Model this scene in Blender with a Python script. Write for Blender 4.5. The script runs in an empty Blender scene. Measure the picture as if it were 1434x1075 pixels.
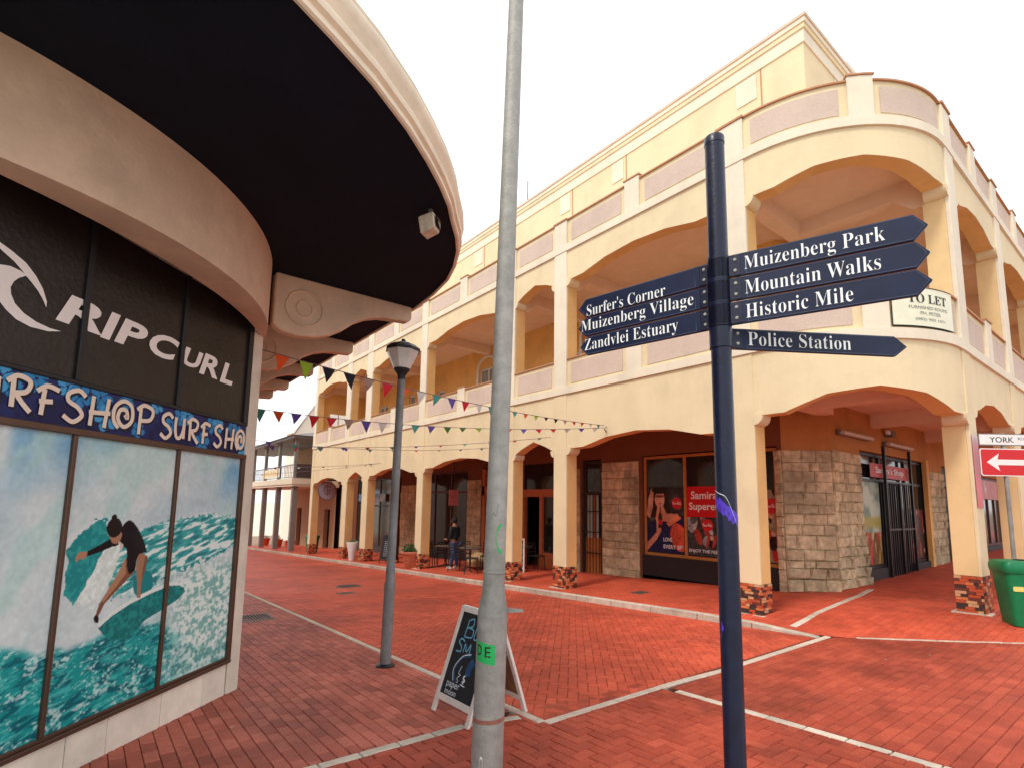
import bpy, bmesh, math, random
import numpy as np
from mathutils import Vector, Matrix
rnd = random.Random(7)
SC = bpy.context.scene
COL = SC.collection
# ------------------------------------------------------------------ camera, light, exposure
cam_d = bpy.data.cameras.new('camera'); cam = bpy.data.objects.new('camera', cam_d); COL.objects.link(cam)
RT = Vector((0.79652816, -0.60431998, 0.01844574)); DN = Vector((0.08885157, 0.08682475, -0.99225343)); FW = Vector((0.59803702, 0.79199673, 0.12285313))
M = Matrix((( RT.x, -DN.x, -FW.x, 0), (RT.y, -DN.y, -FW.y, 0), (RT.z, -DN.z, -FW.z, 1.65), (0, 0, 0, 1)))
cam.matrix_world = M
cam_d.sensor_width = 36; cam_d.sensor_fit = 'HORIZONTAL'
cam_d.lens = 744.65 * 36 / 1434
cam_d.shift_x = (717 - 698.19) / 1434
cam_d.shift_y = (614.37 - 537.5) / 1434
cam_d.clip_start = 0.05; cam_d.clip_end = 3000
SC.camera = cam
world = bpy.data.worlds.new('World'); SC.world = world; world.use_nodes = True
wn = world.node_tree.nodes; wl = world.node_tree.links
bg = wn['Background']; bg.inputs[1].default_value = 0.1
sky = wn.new('ShaderNodeTexSky'); sky.sky_type = 'NISHITA'; sky.sun_disc = False
SUN_EL, SUN_AZ = math.radians(52), math.radians(262)       # azimuth clockwise from +Y
sky.sun_elevation = SUN_EL; sky.sun_rotation = SUN_AZ; sky.dust_density = 4; sky.air_density = 1
mx = wn.new('ShaderNodeMix'); mx.data_type = 'RGBA'; mx.inputs[0].default_value = 0.9   # thick white overcast over the blue
cl = wn.new('ShaderNodeTexNoise'); cl.inputs['Scale'].default_value = 1.6; cl.inputs['Detail'].default_value = 3
cr = wn.new('ShaderNodeValToRGB'); cr.color_ramp.elements[0].color = (10.2, 10.6, 11.2, 1); cr.color_ramp.elements[1].color = (12.6, 12.8, 13.1, 1)
cr.color_ramp.elements[0].position = .35; cr.color_ramp.elements[1].position = .65
wl.new(cl.outputs['Fac'], cr.inputs[0]); wl.new(sky.outputs[0], mx.inputs[6]); wl.new(cr.outputs[0], mx.inputs[7]); wl.new(mx.outputs[2], bg.inputs[0])
sd = bpy.data.lights.new('sun', 'SUN'); sd.energy = 1.5; sd.angle = math.radians(11); sd.color = (1, .95, .86)
sun = bpy.data.objects.new('sun', sd); COL.objects.link(sun)
sdir = Vector((math.sin(SUN_AZ) * math.cos(SUN_EL), math.cos(SUN_AZ) * math.cos(SUN_EL), math.sin(SUN_EL)))
sun.rotation_euler = sdir.to_track_quat('Z', 'Y').to_euler(); sun.location = (0, 0, 30)
SC.view_settings.view_transform = 'Standard'; SC.view_settings.look = 'None'
SC.view_settings.exposure = 0.35; SC.view_settings.gamma = 1; SC.view_settings.use_curve_mapping = False
SC.cycles.max_bounces = 8; SC.cycles.diffuse_bounces = 4
try: SC.cycles.use_denoising = True
except Exception: pass

# ------------------------------------------------------------------ materials
MATS = {}
def srgb(r, g, b):
    return tuple((c / 255 / 12.92 if c / 255 <= .04045 else ((c / 255 + .055) / 1.055) ** 2.4) for c in (r, g, b))
def mat(name, col, rough=.7, var=.12, scale=6.0, bump=0.0, bscale=60.0, metal=0.0, spec=.4, stain=0.0, streak=False, coat=0.0, emis=None, rnd_amt=0.0, attr=False):
    if name in MATS: return MATS[name]
    m = bpy.data.materials.new(name); m.use_nodes = True; N = m.node_tree.nodes; L = m.node_tree.links
    p = N['Principled BSDF']
    p.inputs['Roughness'].default_value = rough; p.inputs['Metallic'].default_value = metal
    p.inputs['Specular IOR Level'].default_value = spec; p.inputs['Coat Weight'].default_value = coat
    p.inputs['Base Color'].default_value = (*col, 1)
    geo = N.new('ShaderNodeNewGeometry'); pos = geo.outputs['Position']
    src = None
    if attr:
        a = N.new('ShaderNodeAttribute'); a.attribute_name = 'Col'; src = a.outputs['Color']
    else:
        c = N.new('ShaderNodeRGB'); c.outputs[0].default_value = (*col, 1); src = c.outputs[0]
    def mulv(src, fac_socket, lo, hi, p0=.3, p1=.7):
        r = N.new('ShaderNodeMapRange'); r.inputs[1].default_value = p0; r.inputs[2].default_value = p1; r.inputs[3].default_value = lo; r.inputs[4].default_value = hi
        L.new(fac_socket, r.inputs[0])
        h = N.new('ShaderNodeVectorMath'); h.operation = 'SCALE'; L.new(src, h.inputs[0]); L.new(r.outputs[0], h.inputs['Scale']); return h.outputs[0]
    if var:
        n = N.new('ShaderNodeTexNoise'); n.inputs['Scale'].default_value = scale; n.inputs['Detail'].default_value = 6; n.inputs['Roughness'].default_value = .65
        v = pos
        if streak:
            mp = N.new('ShaderNodeMapping'); mp.inputs['Scale'].default_value = (1, 1, .16); L.new(pos, mp.inputs[0]); v = mp.outputs[0]
        L.new(v, n.inputs['Vector']); src = mulv(src, n.outputs['Fac'], 1 - var, 1 + var * .6)
    if stain:
        n = N.new('ShaderNodeTexNoise'); n.inputs['Scale'].default_value = .9; n.inputs['Detail'].default_value = 8; n.inputs['Roughness'].default_value = .7
        L.new(pos, n.inputs['Vector']); src = mulv(src, n.outputs['Fac'], 1 - stain, 1.05, .38, .55)
    if rnd_amt:
        oi = N.new('ShaderNodeObjectInfo'); ad = N.new('ShaderNodeMath'); ad.operation = 'ADD'; L.new(oi.outputs['Random'], ad.inputs[0]); L.new(geo.outputs['Random Per Island'], ad.inputs[1])
        fr = N.new('ShaderNodeMath'); fr.operation = 'FRACT'; L.new(ad.outputs[0], fr.inputs[0])
        src = mulv(src, fr.outputs[0], 1 - rnd_amt, 1 + rnd_amt, 0, 1)
    L.new(src, p.inputs['Base Color'])
    if bump:
        n = N.new('ShaderNodeTexNoise'); n.inputs['Scale'].default_value = bscale; n.inputs['Detail'].default_value = 5; L.new(pos, n.inputs['Vector'])
        b = N.new('ShaderNodeBump'); b.inputs['Strength'].default_value = min(1, bump); b.inputs['Distance'].default_value = .01; L.new(n.outputs['Fac'], b.inputs['Height']); L.new(b.outputs[0], p.inputs['Normal'])
    if emis:
        p.inputs['Emission Color'].default_value = (*col, 1); p.inputs['Emission Strength'].default_value = emis
    MATS[name] = m; return m

def brick_mat(name, tones, far=False, rot=0.0, dirt=.35, scale=1.0):
    """clay pavers; far=True draws the joints as well (used where bricks are too small to build)"""
    m = bpy.data.materials.new(name); m.use_nodes = True; N = m.node_tree.nodes; L = m.node_tree.links; p = N['Principled BSDF']
    p.inputs['Roughness'].default_value = .62; p.inputs['Specular IOR Level'].default_value = .32
    geo = N.new('ShaderNodeNewGeometry'); pos = geo.outputs['Position']
    if far:
        mp = N.new('ShaderNodeMapping'); mp.inputs['Rotation'].default_value = (0, 0, rot); L.new(pos, mp.inputs[0])
        bt = N.new('ShaderNodeTexBrick'); bt.inputs['Scale'].default_value = 1; bt.inputs['Brick Width'].default_value = .2; bt.inputs['Row Height'].default_value = .1
        bt.inputs['Mortar Size'].default_value = .004; bt.inputs['Mortar Smooth'].default_value = .3; bt.offset = .5
        bt.inputs['Color1'].default_value = (*tones[0], 1); bt.inputs['Color2'].default_value = (*tones[2], 1); bt.inputs['Mortar'].default_value = (*[c * .35 for c in tones[0]], 1)
        L.new(mp.outputs[0], bt.inputs['Vector']); src = bt.outputs['Color']
    else:
        oi = N.new('ShaderNodeObjectInfo'); ad = N.new('ShaderNodeMath'); ad.operation = 'ADD'; L.new(oi.outputs['Random'], ad.inputs[0]); L.new(geo.outputs['Random Per Island'], ad.inputs[1])
        fr = N.new('ShaderNodeMath'); fr.operation = 'FRACT'; L.new(ad.outputs[0], fr.inputs[0])
        r = N.new('ShaderNodeValToRGB'); r.color_ramp.interpolation = 'LINEAR'
        r.color_ramp.elements[0].color = (*tones[0], 1); r.color_ramp.elements[1].color = (*tones[2], 1)
        e = r.color_ramp.elements.new(.5); e.color = (*tones[1], 1)
        L.new(fr.outputs[0], r.inputs[0]); src = r.outputs[0]
        n2 = N.new('ShaderNodeTexNoise'); n2.inputs['Scale'].default_value = 70; n2.inputs['Detail'].default_value = 5; L.new(pos, n2.inputs['Vector'])
        mr = N.new('ShaderNodeMapRange'); mr.inputs[1].default_value = .3; mr.inputs[2].default_value = .7; mr.inputs[3].default_value = .8; mr.inputs[4].default_value = 1.12; L.new(n2.outputs['Fac'], mr.inputs[0])
        sc = N.new('ShaderNodeVectorMath'); sc.operation = 'SCALE'; L.new(src, sc.inputs[0]); L.new(mr.outputs[0], sc.inputs['Scale']); src = sc.outputs[0]
    for s_, lo, a, b in ((.55, 1 - dirt, .36, .56), (2.7, 1 - dirt * .5, .35, .6)):      # worn and dirty patches
        n = N.new('ShaderNodeTexNoise'); n.inputs['Scale'].default_value = s_; n.inputs['Detail'].default_value = 8; n.inputs['Roughness'].default_value = .68; L.new(pos, n.inputs['Vector'])
        mr = N.new('ShaderNodeMapRange'); mr.inputs[1].default_value = a; mr.inputs[2].default_value = b; mr.inputs[3].default_value = lo; mr.inputs[4].default_value = 1.05; L.new(n.outputs['Fac'], mr.inputs[0])
        sc = N.new('ShaderNodeVectorMath'); sc.operation = 'SCALE'; L.new(src, sc.inputs[0]); L.new(mr.outputs[0], sc.inputs['Scale']); src = sc.outputs[0]
    vo = N.new('ShaderNodeTexVoronoi'); vo.inputs['Scale'].default_value = 2.1; L.new(pos, vo.inputs['Vector'])    # pale gum spots and droppings
    mr = N.new('ShaderNodeMapRange'); mr.inputs[1].default_value = .022; mr.inputs[2].default_value = .032; mr.inputs[3].default_value = 1; mr.inputs[4].default_value = 0; L.new(vo.outputs['Distance'], mr.inputs[0])
    mxx = N.new('ShaderNodeMix'); mxx.data_type = 'RGBA'; mxx.inputs[7].default_value = (.5, .4, .35, 1); L.new(mr.outputs[0], mxx.inputs[0]); L.new(src, mxx.inputs[6]); src = mxx.outputs[2]
    L.new(src, p.inputs['Base Color'])
    nb = N.new('ShaderNodeTexNoise'); nb.inputs['Scale'].default_value = 110; nb.inputs['Detail'].default_value = 4; L.new(pos, nb.inputs['Vector'])
    b = N.new('ShaderNodeBump'); b.inputs['Strength'].default_value = .45; b.inputs['Distance'].default_value = .006; L.new(nb.outputs['Fac'], b.inputs['Height']); L.new(b.outputs[0], p.inputs['Normal'])
    return m

YELS = mat('shaded_yellow_plaster', srgb(228, 184, 120), .85, .07, 1.2, .25, 40, stain=.06)  # yellow plaster deepened: shade and warm bounce put into the colour
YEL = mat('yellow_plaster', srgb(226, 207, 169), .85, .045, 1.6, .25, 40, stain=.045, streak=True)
YEL2 = mat('orange_plaster', srgb(230, 180, 108), .85, .1, 1.2, .25, 40, stain=.1)
YELR = mat('yellow_plaster_deep', srgb(230, 200, 148), .85, .05, 1.4, .25, 40, stain=.05)  # lighter copy for the pier sides that face the light
CRM = mat('cream_trim', srgb(229, 217, 194), .8, .06, 2, .15, 50, stain=.06, streak=True)
PNK = mat('pebbledash_panel', srgb(214, 192, 176), .95, .12, 45, 1.0, 130, stain=.05)
COP = mat('terracotta_coping', srgb(190, 138, 100), .7, .15, 8, .3)
CEI = mat('ceiling_paint', srgb(238, 206, 180), .9, .08, 2)
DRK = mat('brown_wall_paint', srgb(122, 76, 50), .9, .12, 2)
STN = mat('sandstone', srgb(208, 190, 154), .95, .4, 7, 1.0, 28, stain=.34, rnd_amt=.18)
MRT = mat('stone_mortar', srgb(168, 144, 112), .95, .2, 20)
SLT = mat('slate_chip', srgb(150, 92, 62), .8, .2, 20, .4, 60)
WOD = mat('varnished_wood', srgb(196, 122, 58), .45, .25, 12, coat=.2)
WOOD2 = mat('weathered_board', srgb(134, 92, 60), .85, .3, 8, .2)
BLK = mat('black_paint', (.014, .014, .016), .5, .2, 6)
BLKM = mat('black_metal', (.02, .02, .022), .4, .2, 20, metal=.3)
GLS = mat('dark_window_glass', (.018, .02, .022), .06, .2, 3, spec=.6)
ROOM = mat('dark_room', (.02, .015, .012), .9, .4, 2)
WHT = mat('white_paint', (.78, .78, .76), .5, .06, 8)
PLS = mat('shop_plaster', srgb(214, 184, 158), .85, .14, 2.2, .35, 30, stain=.12)
PLS2 = mat('shop_plaster_grey', srgb(216, 206, 190), .85, .14, 3, .3, 30, stain=.12)
SOF = mat('navy_soffit_paint', (.0048, .0075, .0165), .8, .35, 1.5, spec=.2)
FAS = mat('moulded_fascia', srgb(230, 212, 188), .7, .12, 3, .1, stain=.14)
BRZ = mat('bronze_aluminium', srgb(96, 74, 62), .4, .15, 8, metal=.45)
MRB = mat('cream_tile', srgb(236, 228, 212), .35, .12, 5, stain=.15, rnd_amt=.06)
NVY = mat('navy_enamel', (.0065, .009, .032), .34, .4, 16, .2, 60, spec=.35, coat=.12)
NVY2 = mat('navy_sign_face', (.0085, .014, .046), .45, .3, 7, spec=.3)
GAL = mat('galvanised_steel', srgb(160, 158, 152), .6, .24, 11, .35, 70, metal=.2, stain=.3)
GAL2 = mat('painted_grey_steel', srgb(124, 124, 124), .5, .25, 9, .1, 40, stain=.25)
CNC = mat('concrete_kerb', srgb(205, 190, 172), .9, .22, 7, .6, 60, stain=.25, rnd_amt=.08)
CNC2 = mat('pale_edging', srgb(206, 186, 168), .85, .2, 12, .4, 60, rnd_amt=.1)
GRN = mat('green_plastic', srgb(10, 126, 78), .45, .22, 7, .1, 50, spec=.4, stain=.16)
RED = mat('traffic_red', srgb(206, 28, 36), .4, .06, 5)
TER = mat('terracotta_pot', srgb(196, 116, 88), .85, .2, 8, .3)
LEAF = mat('leaf_green', (.05, .11, .025), .6, .4, 20, rnd_amt=.4)
TAN = mat('ground_far', srgb(150, 120, 100), .95, .2, 1)
WTX = mat('white_lettering', (.86, .86, .85), .5, 0)
BTX = mat('dark_lettering', (.02, .02, .02), .6, 0)
PRT = mat('printed_film', (.5, .5, .5), .4, .03, 30, attr=True, spec=.25)
T_L = [srgb(162, 80, 64), srgb(184, 94, 76), srgb(200, 110, 90)]
T_X = [srgb(164, 66, 45), srgb(175, 73, 50), srgb(187, 82, 57)]
T_S = [srgb(196, 80, 54), srgb(206, 86, 58), srgb(214, 93, 64)]
BR_L = brick_mat('footway_clay_brick', T_L, dirt=.35); BR_LF = brick_mat('footway_clay_brick_far', T_L, True, math.pi / 2, dirt=.35)
BR_X = brick_mat('crossing_clay_brick', T_X, dirt=.38); BR_XF = brick_mat('crossing_clay_brick_far', T_X, True, 0, dirt=.3)
BR_S = brick_mat('street_clay_brick', T_S, dirt=.32); BR_SF = brick_mat('street_clay_brick_far', T_S, True, math.pi / 4, dirt=.25)
JNT2 = mat('red_dust_joint', srgb(128, 62, 46), .95, .3, 20)
JNT = mat('sand_joint', srgb(84, 48, 38), .95, .3, 20)

# ------------------------------------------------------------------ helpers
def G(x, y):
    yy = min(y, 70)
    return -.0394 * yy + .025 * min(20, max(0, x - 9))
def seg_d(x, y, a, b):
    ax, ay = a; bx, by = b; t = max(0, min(1, ((x - ax) * (bx - ax) + (y - ay) * (by - ay)) / ((bx - ax) ** 2 + (by - ay) ** 2)))
    return math.hypot(x - ax - t * (bx - ax), y - ay - t * (by - ay))
CURB2 = [(8.62, 3.44), (8.75, 3.22), (9.99, 1.61), (11.2, .75), (13, .5), (60, .5)]
def rise(x, y):
    d = min(seg_d(x, y, CURB2[i], CURB2[i + 1]) for i in range(len(CURB2) - 1))
    a = max(0, min(1, d / 1.3)); return .1 * a
def S(x, y): return G(x, y) + rise(x, y)

class MB:
    def __init__(s): s.v = []; s.f = []; s.m = []
    def add(s, vs, fs, mi=0):
        o = len(s.v); s.v += [tuple(v) for v in vs]; s.f += [tuple(i + o for i in f) for f in fs]; s.m += [mi] * len(fs)
    def box(s, x0, x1, y0, y1, z0, z1, mi=0):
        vs = [(x, y, z) for z in (z0, z1) for y in (y0, y1) for x in (x0, x1)]
        s.add(vs, [(0, 2, 3, 1), (4, 5, 7, 6), (0, 1, 5, 4), (2, 6, 7, 3), (0, 4, 6, 2), (1, 3, 7, 5)], mi)
    def hexa(s, a, b, mi=0):       # a, b: two quads
        s.add(list(a) + list(b), [(3, 2, 1, 0), (4, 5, 6, 7), (0, 1, 5, 4), (1, 2, 6, 5), (2, 3, 7, 6), (3, 0, 4, 7)], mi)
    def prism(s, poly, fn0, fn1, mi=0):   # poly of 2-tuples, fn maps to 3D for both caps
        n = len(poly); s.add([fn0(*p) for p in poly] + [fn1(*p) for p in poly], [tuple(range(n))[::-1], tuple(range(n, 2 * n))] + [(i, (i + 1) % n, n + (i + 1) % n, n + i) for i in range(n)], mi)
    def tube(s, pts, rad, n=12, mi=0, cap=True):
        pts = [Vector(p) for p in pts]; rs = rad if isinstance(rad, (list, tuple)) else [rad] * len(pts)
        rings = []
        for i, p in enumerate(pts):
            d = (pts[min(i + 1, len(pts) - 1)] - pts[max(i - 1, 0)]).normalized()
            a = Vector((0, 0, 1)) if abs(d.z) < .9 else Vector((1, 0, 0))
            u = d.cross(a).normalized(); w = d.cross(u)
            rings.append([p + (u * math.cos(2 * math.pi * k / n) + w * math.sin(2 * math.pi * k / n)) * rs[i] for k in range(n)])
        vs = [v for r in rings for v in r]; fs = []
        for i in range(len(pts) - 1):
            for k in range(n): fs.append((i * n + k, i * n + (k + 1) % n, (i + 1) * n + (k + 1) % n, (i + 1) * n + k))
        if cap: fs.append(tuple(range(n))[::-1]); fs.append(tuple(range((len(pts) - 1) * n, len(pts) * n)))
        s.add(vs, fs, mi)
    def lathe(s, prof, c=(0, 0, 0), n=20, mi=0, sq=None):   # prof (r,z); sq=(a,b) -> rounded rectangle
        vs = []
        for r, z in prof:
            for k in range(n):
                a = 2 * math.pi * k / n; x, y = math.cos(a), math.sin(a)
                vs.append((c[0] + x * r, c[1] + y * r, c[2] + z))
        fs = [(i * n + k, i * n + (k + 1) % n, (i + 1) * n + (k + 1) % n, (i + 1) * n + k) for i in range(len(prof) - 1) for k in range(n)]
        if prof[0][0] > 1e-4: fs.append(tuple(range(n))[::-1])
        if prof[-1][0] > 1e-4: fs.append(tuple(range((len(prof) - 1) * n, len(prof) * n)))
        s.add(vs, fs, mi)
    def mesh(s, name, mats, smooth=False, bev=0):
        me = bpy.data.meshes.new(name); me.from_pydata(s.v, [], s.f)
        for m in (mats if isinstance(mats, (list, tuple)) else [mats]): me.materials.append(m)
        if any(s.m): me.polygons.foreach_set('material_index', s.m)
        bm = bmesh.new(); bm.from_mesh(me); bmesh.ops.recalc_face_normals(bm, faces=bm.faces)
        if bev:
            es = [e for e in bm.edges if len(e.link_faces) == 2 and e.calc_face_angle(0) > .6]
            bmesh.ops.bevel(bm, geom=es, offset=bev, segments=1, affect='EDGES', clamp_overlap=True)
        bm.to_mesh(me); bm.free()
        if smooth:
            me.polygons.foreach_set('use_smooth', [True] * len(me.polygons))
            try: me.set_sharp_from_angle(angle=math.radians(40))
            except Exception: pass
        return me
    def build(s, name, mats, parent=None, smooth=False, bev=0, loc=None):
        o = bpy.data.objects.new(name, s.mesh(name, mats, smooth, bev)); COL.objects.link(o)
        if parent is not None: o.parent = parent
        if loc: o.location = loc
        return o
def thing(name, label, cat, loc=(0, 0, 0), rz=0, group=None):
    o = bpy.data.objects.new(name, None); COL.objects.link(o); o.location = loc; o.rotation_euler = (0, 0, rz); o.empty_display_size = .2
    return tag(o, label, cat, group)
def tag(o, label, cat, group=None):
    o['label'] = label; o['category'] = cat
    if group: o['group'] = group
    return o
def struct(o, label=None, kind='structure'):
    o['kind'] = kind
    if label: o['label'] = label
    return o
def copy_tree(o, parent=None):
    c = o.copy(); COL.objects.link(c)
    if parent is not None: c.parent = parent
    for ch in list(o.children): copy_tree(ch, c)
    return c
def inst(me, name, parent, loc=(0, 0, 0), rot=(0, 0, 0), scale=None):
    o = bpy.data.objects.new(name, me); COL.objects.link(o); o.parent = parent; o.location = loc; o.rotation_euler = rot
    if scale: o.scale = scale
    return o
def bold_serif(t): return ''.join(chr(0x1D400 + ord(c) - 65) if 'A' <= c <= 'Z' else chr(0x1D41A + ord(c) - 97) if 'a' <= c <= 'z' else c for c in t)
def script_face(t): return ''.join(chr(0x1D4D0 + ord(c) - 65) if 'A' <= c <= 'Z' else chr(0x1D4EA + ord(c) - 97) if 'a' <= c <= 'z' else c for c in t)
def text(name, body, fn, w, h, mt, parent, off=0.0, shear=0.0, spacing=1.0, res=4):
    """flat lettering: fits body in a w x h box (left-bottom origin), fn(x, y)->xyz. h is the height of the whole glyph box"""
    c = bpy.data.curves.new('lettering', 'FONT'); c.body = body; c.size = 1; c.offset = off; c.shear = shear; c.resolution_u = res; c.space_character = spacing; c.fill_mode = 'FRONT'
    o = bpy.data.objects.new('lettering', c); COL.objects.link(o)
    dg = bpy.context.evaluated_depsgraph_get(); me = bpy.data.meshes.new_from_object(o.evaluated_get(dg)); bpy.data.objects.remove(o); bpy.data.curves.remove(c)
    co = np.array([v.co[:] for v in me.vertices])
    x0, x1, y0, y1 = co[:, 0].min(), co[:, 0].max(), co[:, 1].min(), co[:, 1].max()
    for v in me.vertices: v.co = fn((v.co.x - x0) / (x1 - x0) * w, (v.co.y - y0) / (y1 - y0) * h)
    me.materials.clear(); me.materials.append(mt)
    ob = bpy.data.objects.new(name, me); COL.objects.link(ob); ob.parent = parent; return ob
def stroke(mb, pts, wdt, fn, closed=False, sub=5, mi=0):
    """flat brush stroke through 2D points (smoothed), mapped by fn"""
    P = [Vector(p) for p in pts]; out = []
    for i in range(len(P) - 1):
        p0, p1, p2, p3 = P[max(i - 1, 0)], P[i], P[i + 1], P[min(i + 2, len(P) - 1)]
        for k in range(sub):
            t = k / sub; out.append(.5 * ((2 * p1) + (p2 - p0) * t + (2 * p0 - 5 * p1 + 4 * p2 - p3) * t * t + (3 * p1 - p0 - 3 * p2 + p3) * t ** 3))
    out.append(P[-1]); L_, R_ = [], []
    for i, p in enumerate(out):
        d = (out[min(i + 1, len(out) - 1)] - out[max(i - 1, 0)]); d = d.normalized() if d.length > 0 else Vector((1, 0)); n = Vector((-d.y, d.x)) * wdt / 2
        L_.append(fn(*(p + n))); R_.append(fn(*(p - n)))
    n = len(out); mb.add(L_ + R_, [(i, i + 1, n + i + 1, n + i) for i in range(n - 1)], mi)

# numpy print painting
def vnoise(x, y, s, seed=0):
    r = np.random.RandomState(seed).rand(256, 256); x = np.asarray(x) * s; y = np.asarray(y) * s
    xi = np.floor(x).astype(int); yi = np.floor(y).astype(int); fx = x - xi; fy = y - yi; fx = fx * fx * (3 - 2 * fx); fy = fy * fy * (3 - 2 * fy)
    a = r[xi % 256, yi % 256]; b = r[(xi + 1) % 256, yi % 256]; c = r[xi % 256, (yi + 1) % 256]; d = r[(xi + 1) % 256, (yi + 1) % 256]
    return (a * (1 - fx) + b * fx) * (1 - fy) + (c * (1 - fx) + d * fx) * fy
def fbm(x, y, s, o=4, seed=0):
    v = 0; a = .5
    for i in range(o): v = v + a * vnoise(x, y, s * 2 ** i, seed + i); a *= .5
    return v / (1 - .5 ** o)
def inpoly(x, y, poly):
    r = np.zeros(np.shape(x), bool); n = len(poly)
    for i in range(n):
        x0, y0 = poly[i]; x1, y1 = poly[(i + 1) % n]
        c = ((y0 > y) != (y1 > y)); r ^= c & (x < (x1 - x0) * (y - y0) / ((y1 - y0) if y1 != y0 else 1e-9) + x0)
    return r
def ell(x, y, cx, cy, a, b, rot=0):
    c, s = math.cos(rot), math.sin(rot); dx, dy = x - cx, y - cy; return ((dx * c + dy * s) / a) ** 2 + ((-dx * s + dy * c) / b) ** 2 < 1
def print_mesh(name, u0, u1, z0, z1, step, fn, paint, parent, mt=None):
    nu = max(2, int((u1 - u0) / step)); nz = max(2, int((z1 - z0) / step)); us = np.linspace(u0, u1, nu); zs = np.linspace(z0, z1, nz); U, Z = np.meshgrid(us, zs)
    rgb = np.clip(paint(U, Z), 0, 1)
    me = bpy.data.meshes.new(name); vs = [fn(a, b) for a, b in zip(U.ravel(), Z.ravel())]
    fs = [(j * nu + i, j * nu + i + 1, (j + 1) * nu + i + 1, (j + 1) * nu + i) for j in range(nz - 1) for i in range(nu - 1)]
    me.from_pydata(vs, [], fs); at = me.color_attributes.new('Col', 'FLOAT_COLOR', 'POINT'); lin = np.where(rgb <= .04045, rgb / 12.92, ((rgb + .055) / 1.055) ** 2.4)
    at.data.foreach_set('color', np.concatenate([lin.reshape(-1, 3), np.ones((nu * nz, 1))], 1).ravel()); me.materials.append(mt or PRT)
    o = bpy.data.objects.new(name, me); COL.objects.link(o)
    if parent is not None: o.parent = parent
    return o
def C3(r, g, b): return np.array([r, g, b]) / 255.
def lay(img, mask, col): img[mask] = col; return img

# ------------------------------------------------------------------ ground, paving, edging
CAMP = Vector((0, 0, 1.65))
def px(p):
    d = Vector(p) - CAMP; z = d.dot(FW)
    return (1e9, 1e9, z) if z < .05 else (698.19 + 744.65 * d.dot(RT) / z, 614.37 + 744.65 * d.dot(DN) / z, z)
def sheet(name, x0, x1, y0, y1, dz, mt, fz=G, step=1.0, poly=None):
    nx = max(2, int((x1 - x0) / step) + 1); ny = max(2, int((y1 - y0) / step) + 1); mb = MB()
    xs = [x0 + (x1 - x0) * i / (nx - 1) for i in range(nx)]; ys = [y0 + (y1 - y0) * j / (ny - 1) for j in range(ny)]
    if x0 < 9 < x1: xs = sorted(set(xs + [9.0]))
    nx = len(xs)
    mb.add([(x, y, fz(x, y) + dz) for y in ys for x in xs], [(j * nx + i, j * nx + i + 1, (j + 1) * nx + i + 1, (j + 1) * nx + i) for j in range(ny - 1) for i in range(nx - 1)])
    return struct(mb.build(name, mt))
g = sheet('ground', -60, 400, -60, 70, -.05, TAN, step=10); 
mb = MB(); mb.add([(-300, 70, G(0, 70) - .05), (900, 70, G(9, 70) - .05), (900, 1500, -3.2), (-300, 1500, -3.2)], [(0, 1, 2, 3)]); struct(mb.build('beach_ground', mat('pale_sand', srgb(214, 200, 178), .95, .1)))

def clip(poly, inside_edges):
    for (a, b, c) in inside_edges:          # keep a x + b y <= c
        out = []
        for i in range(len(poly)):
            p, q = poly[i], poly[(i + 1) % len(poly)]; fp, fq = a * p[0] + b * p[1] - c, a * q[0] + b * q[1] - c
            if fp <= 0: out.append(p)
            if (fp < 0 < fq) or (fq < 0 < fp): t = fp / (fp - fq); out.append((p[0] + (q[0] - p[0]) * t, p[1] + (q[1] - p[1]) * t))
        poly = out
        if len(poly) < 3: return []
    return poly
def brick_shape(mb, quad, fz, J=.0025, B=.005, dz=0.0):
    c = (sum(p[0] for p in quad) / len(quad), sum(p[1] for p in quad) / len(quad)); n = len(quad)
    def ins(p, d):
        v = (c[0] - p[0], c[1] - p[1]); l = math.hypot(*v) or 1; return (p[0] + v[0] / l * d, p[1] + v[1] / l * d)
    lo = [ins(p, J * 1.4) for p in quad]; hi = [ins(p, (J + B) * 1.4) for p in quad]
    mb.add([(*p, fz(*p) - .008 + dz) for p in lo] + [(*p, fz(*p) + dz) for p in hi], [tuple(range(n, 2 * n))] + [(i, (i + 1) % n, n + (i + 1) % n, n + i) for i in range(n)])
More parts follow.
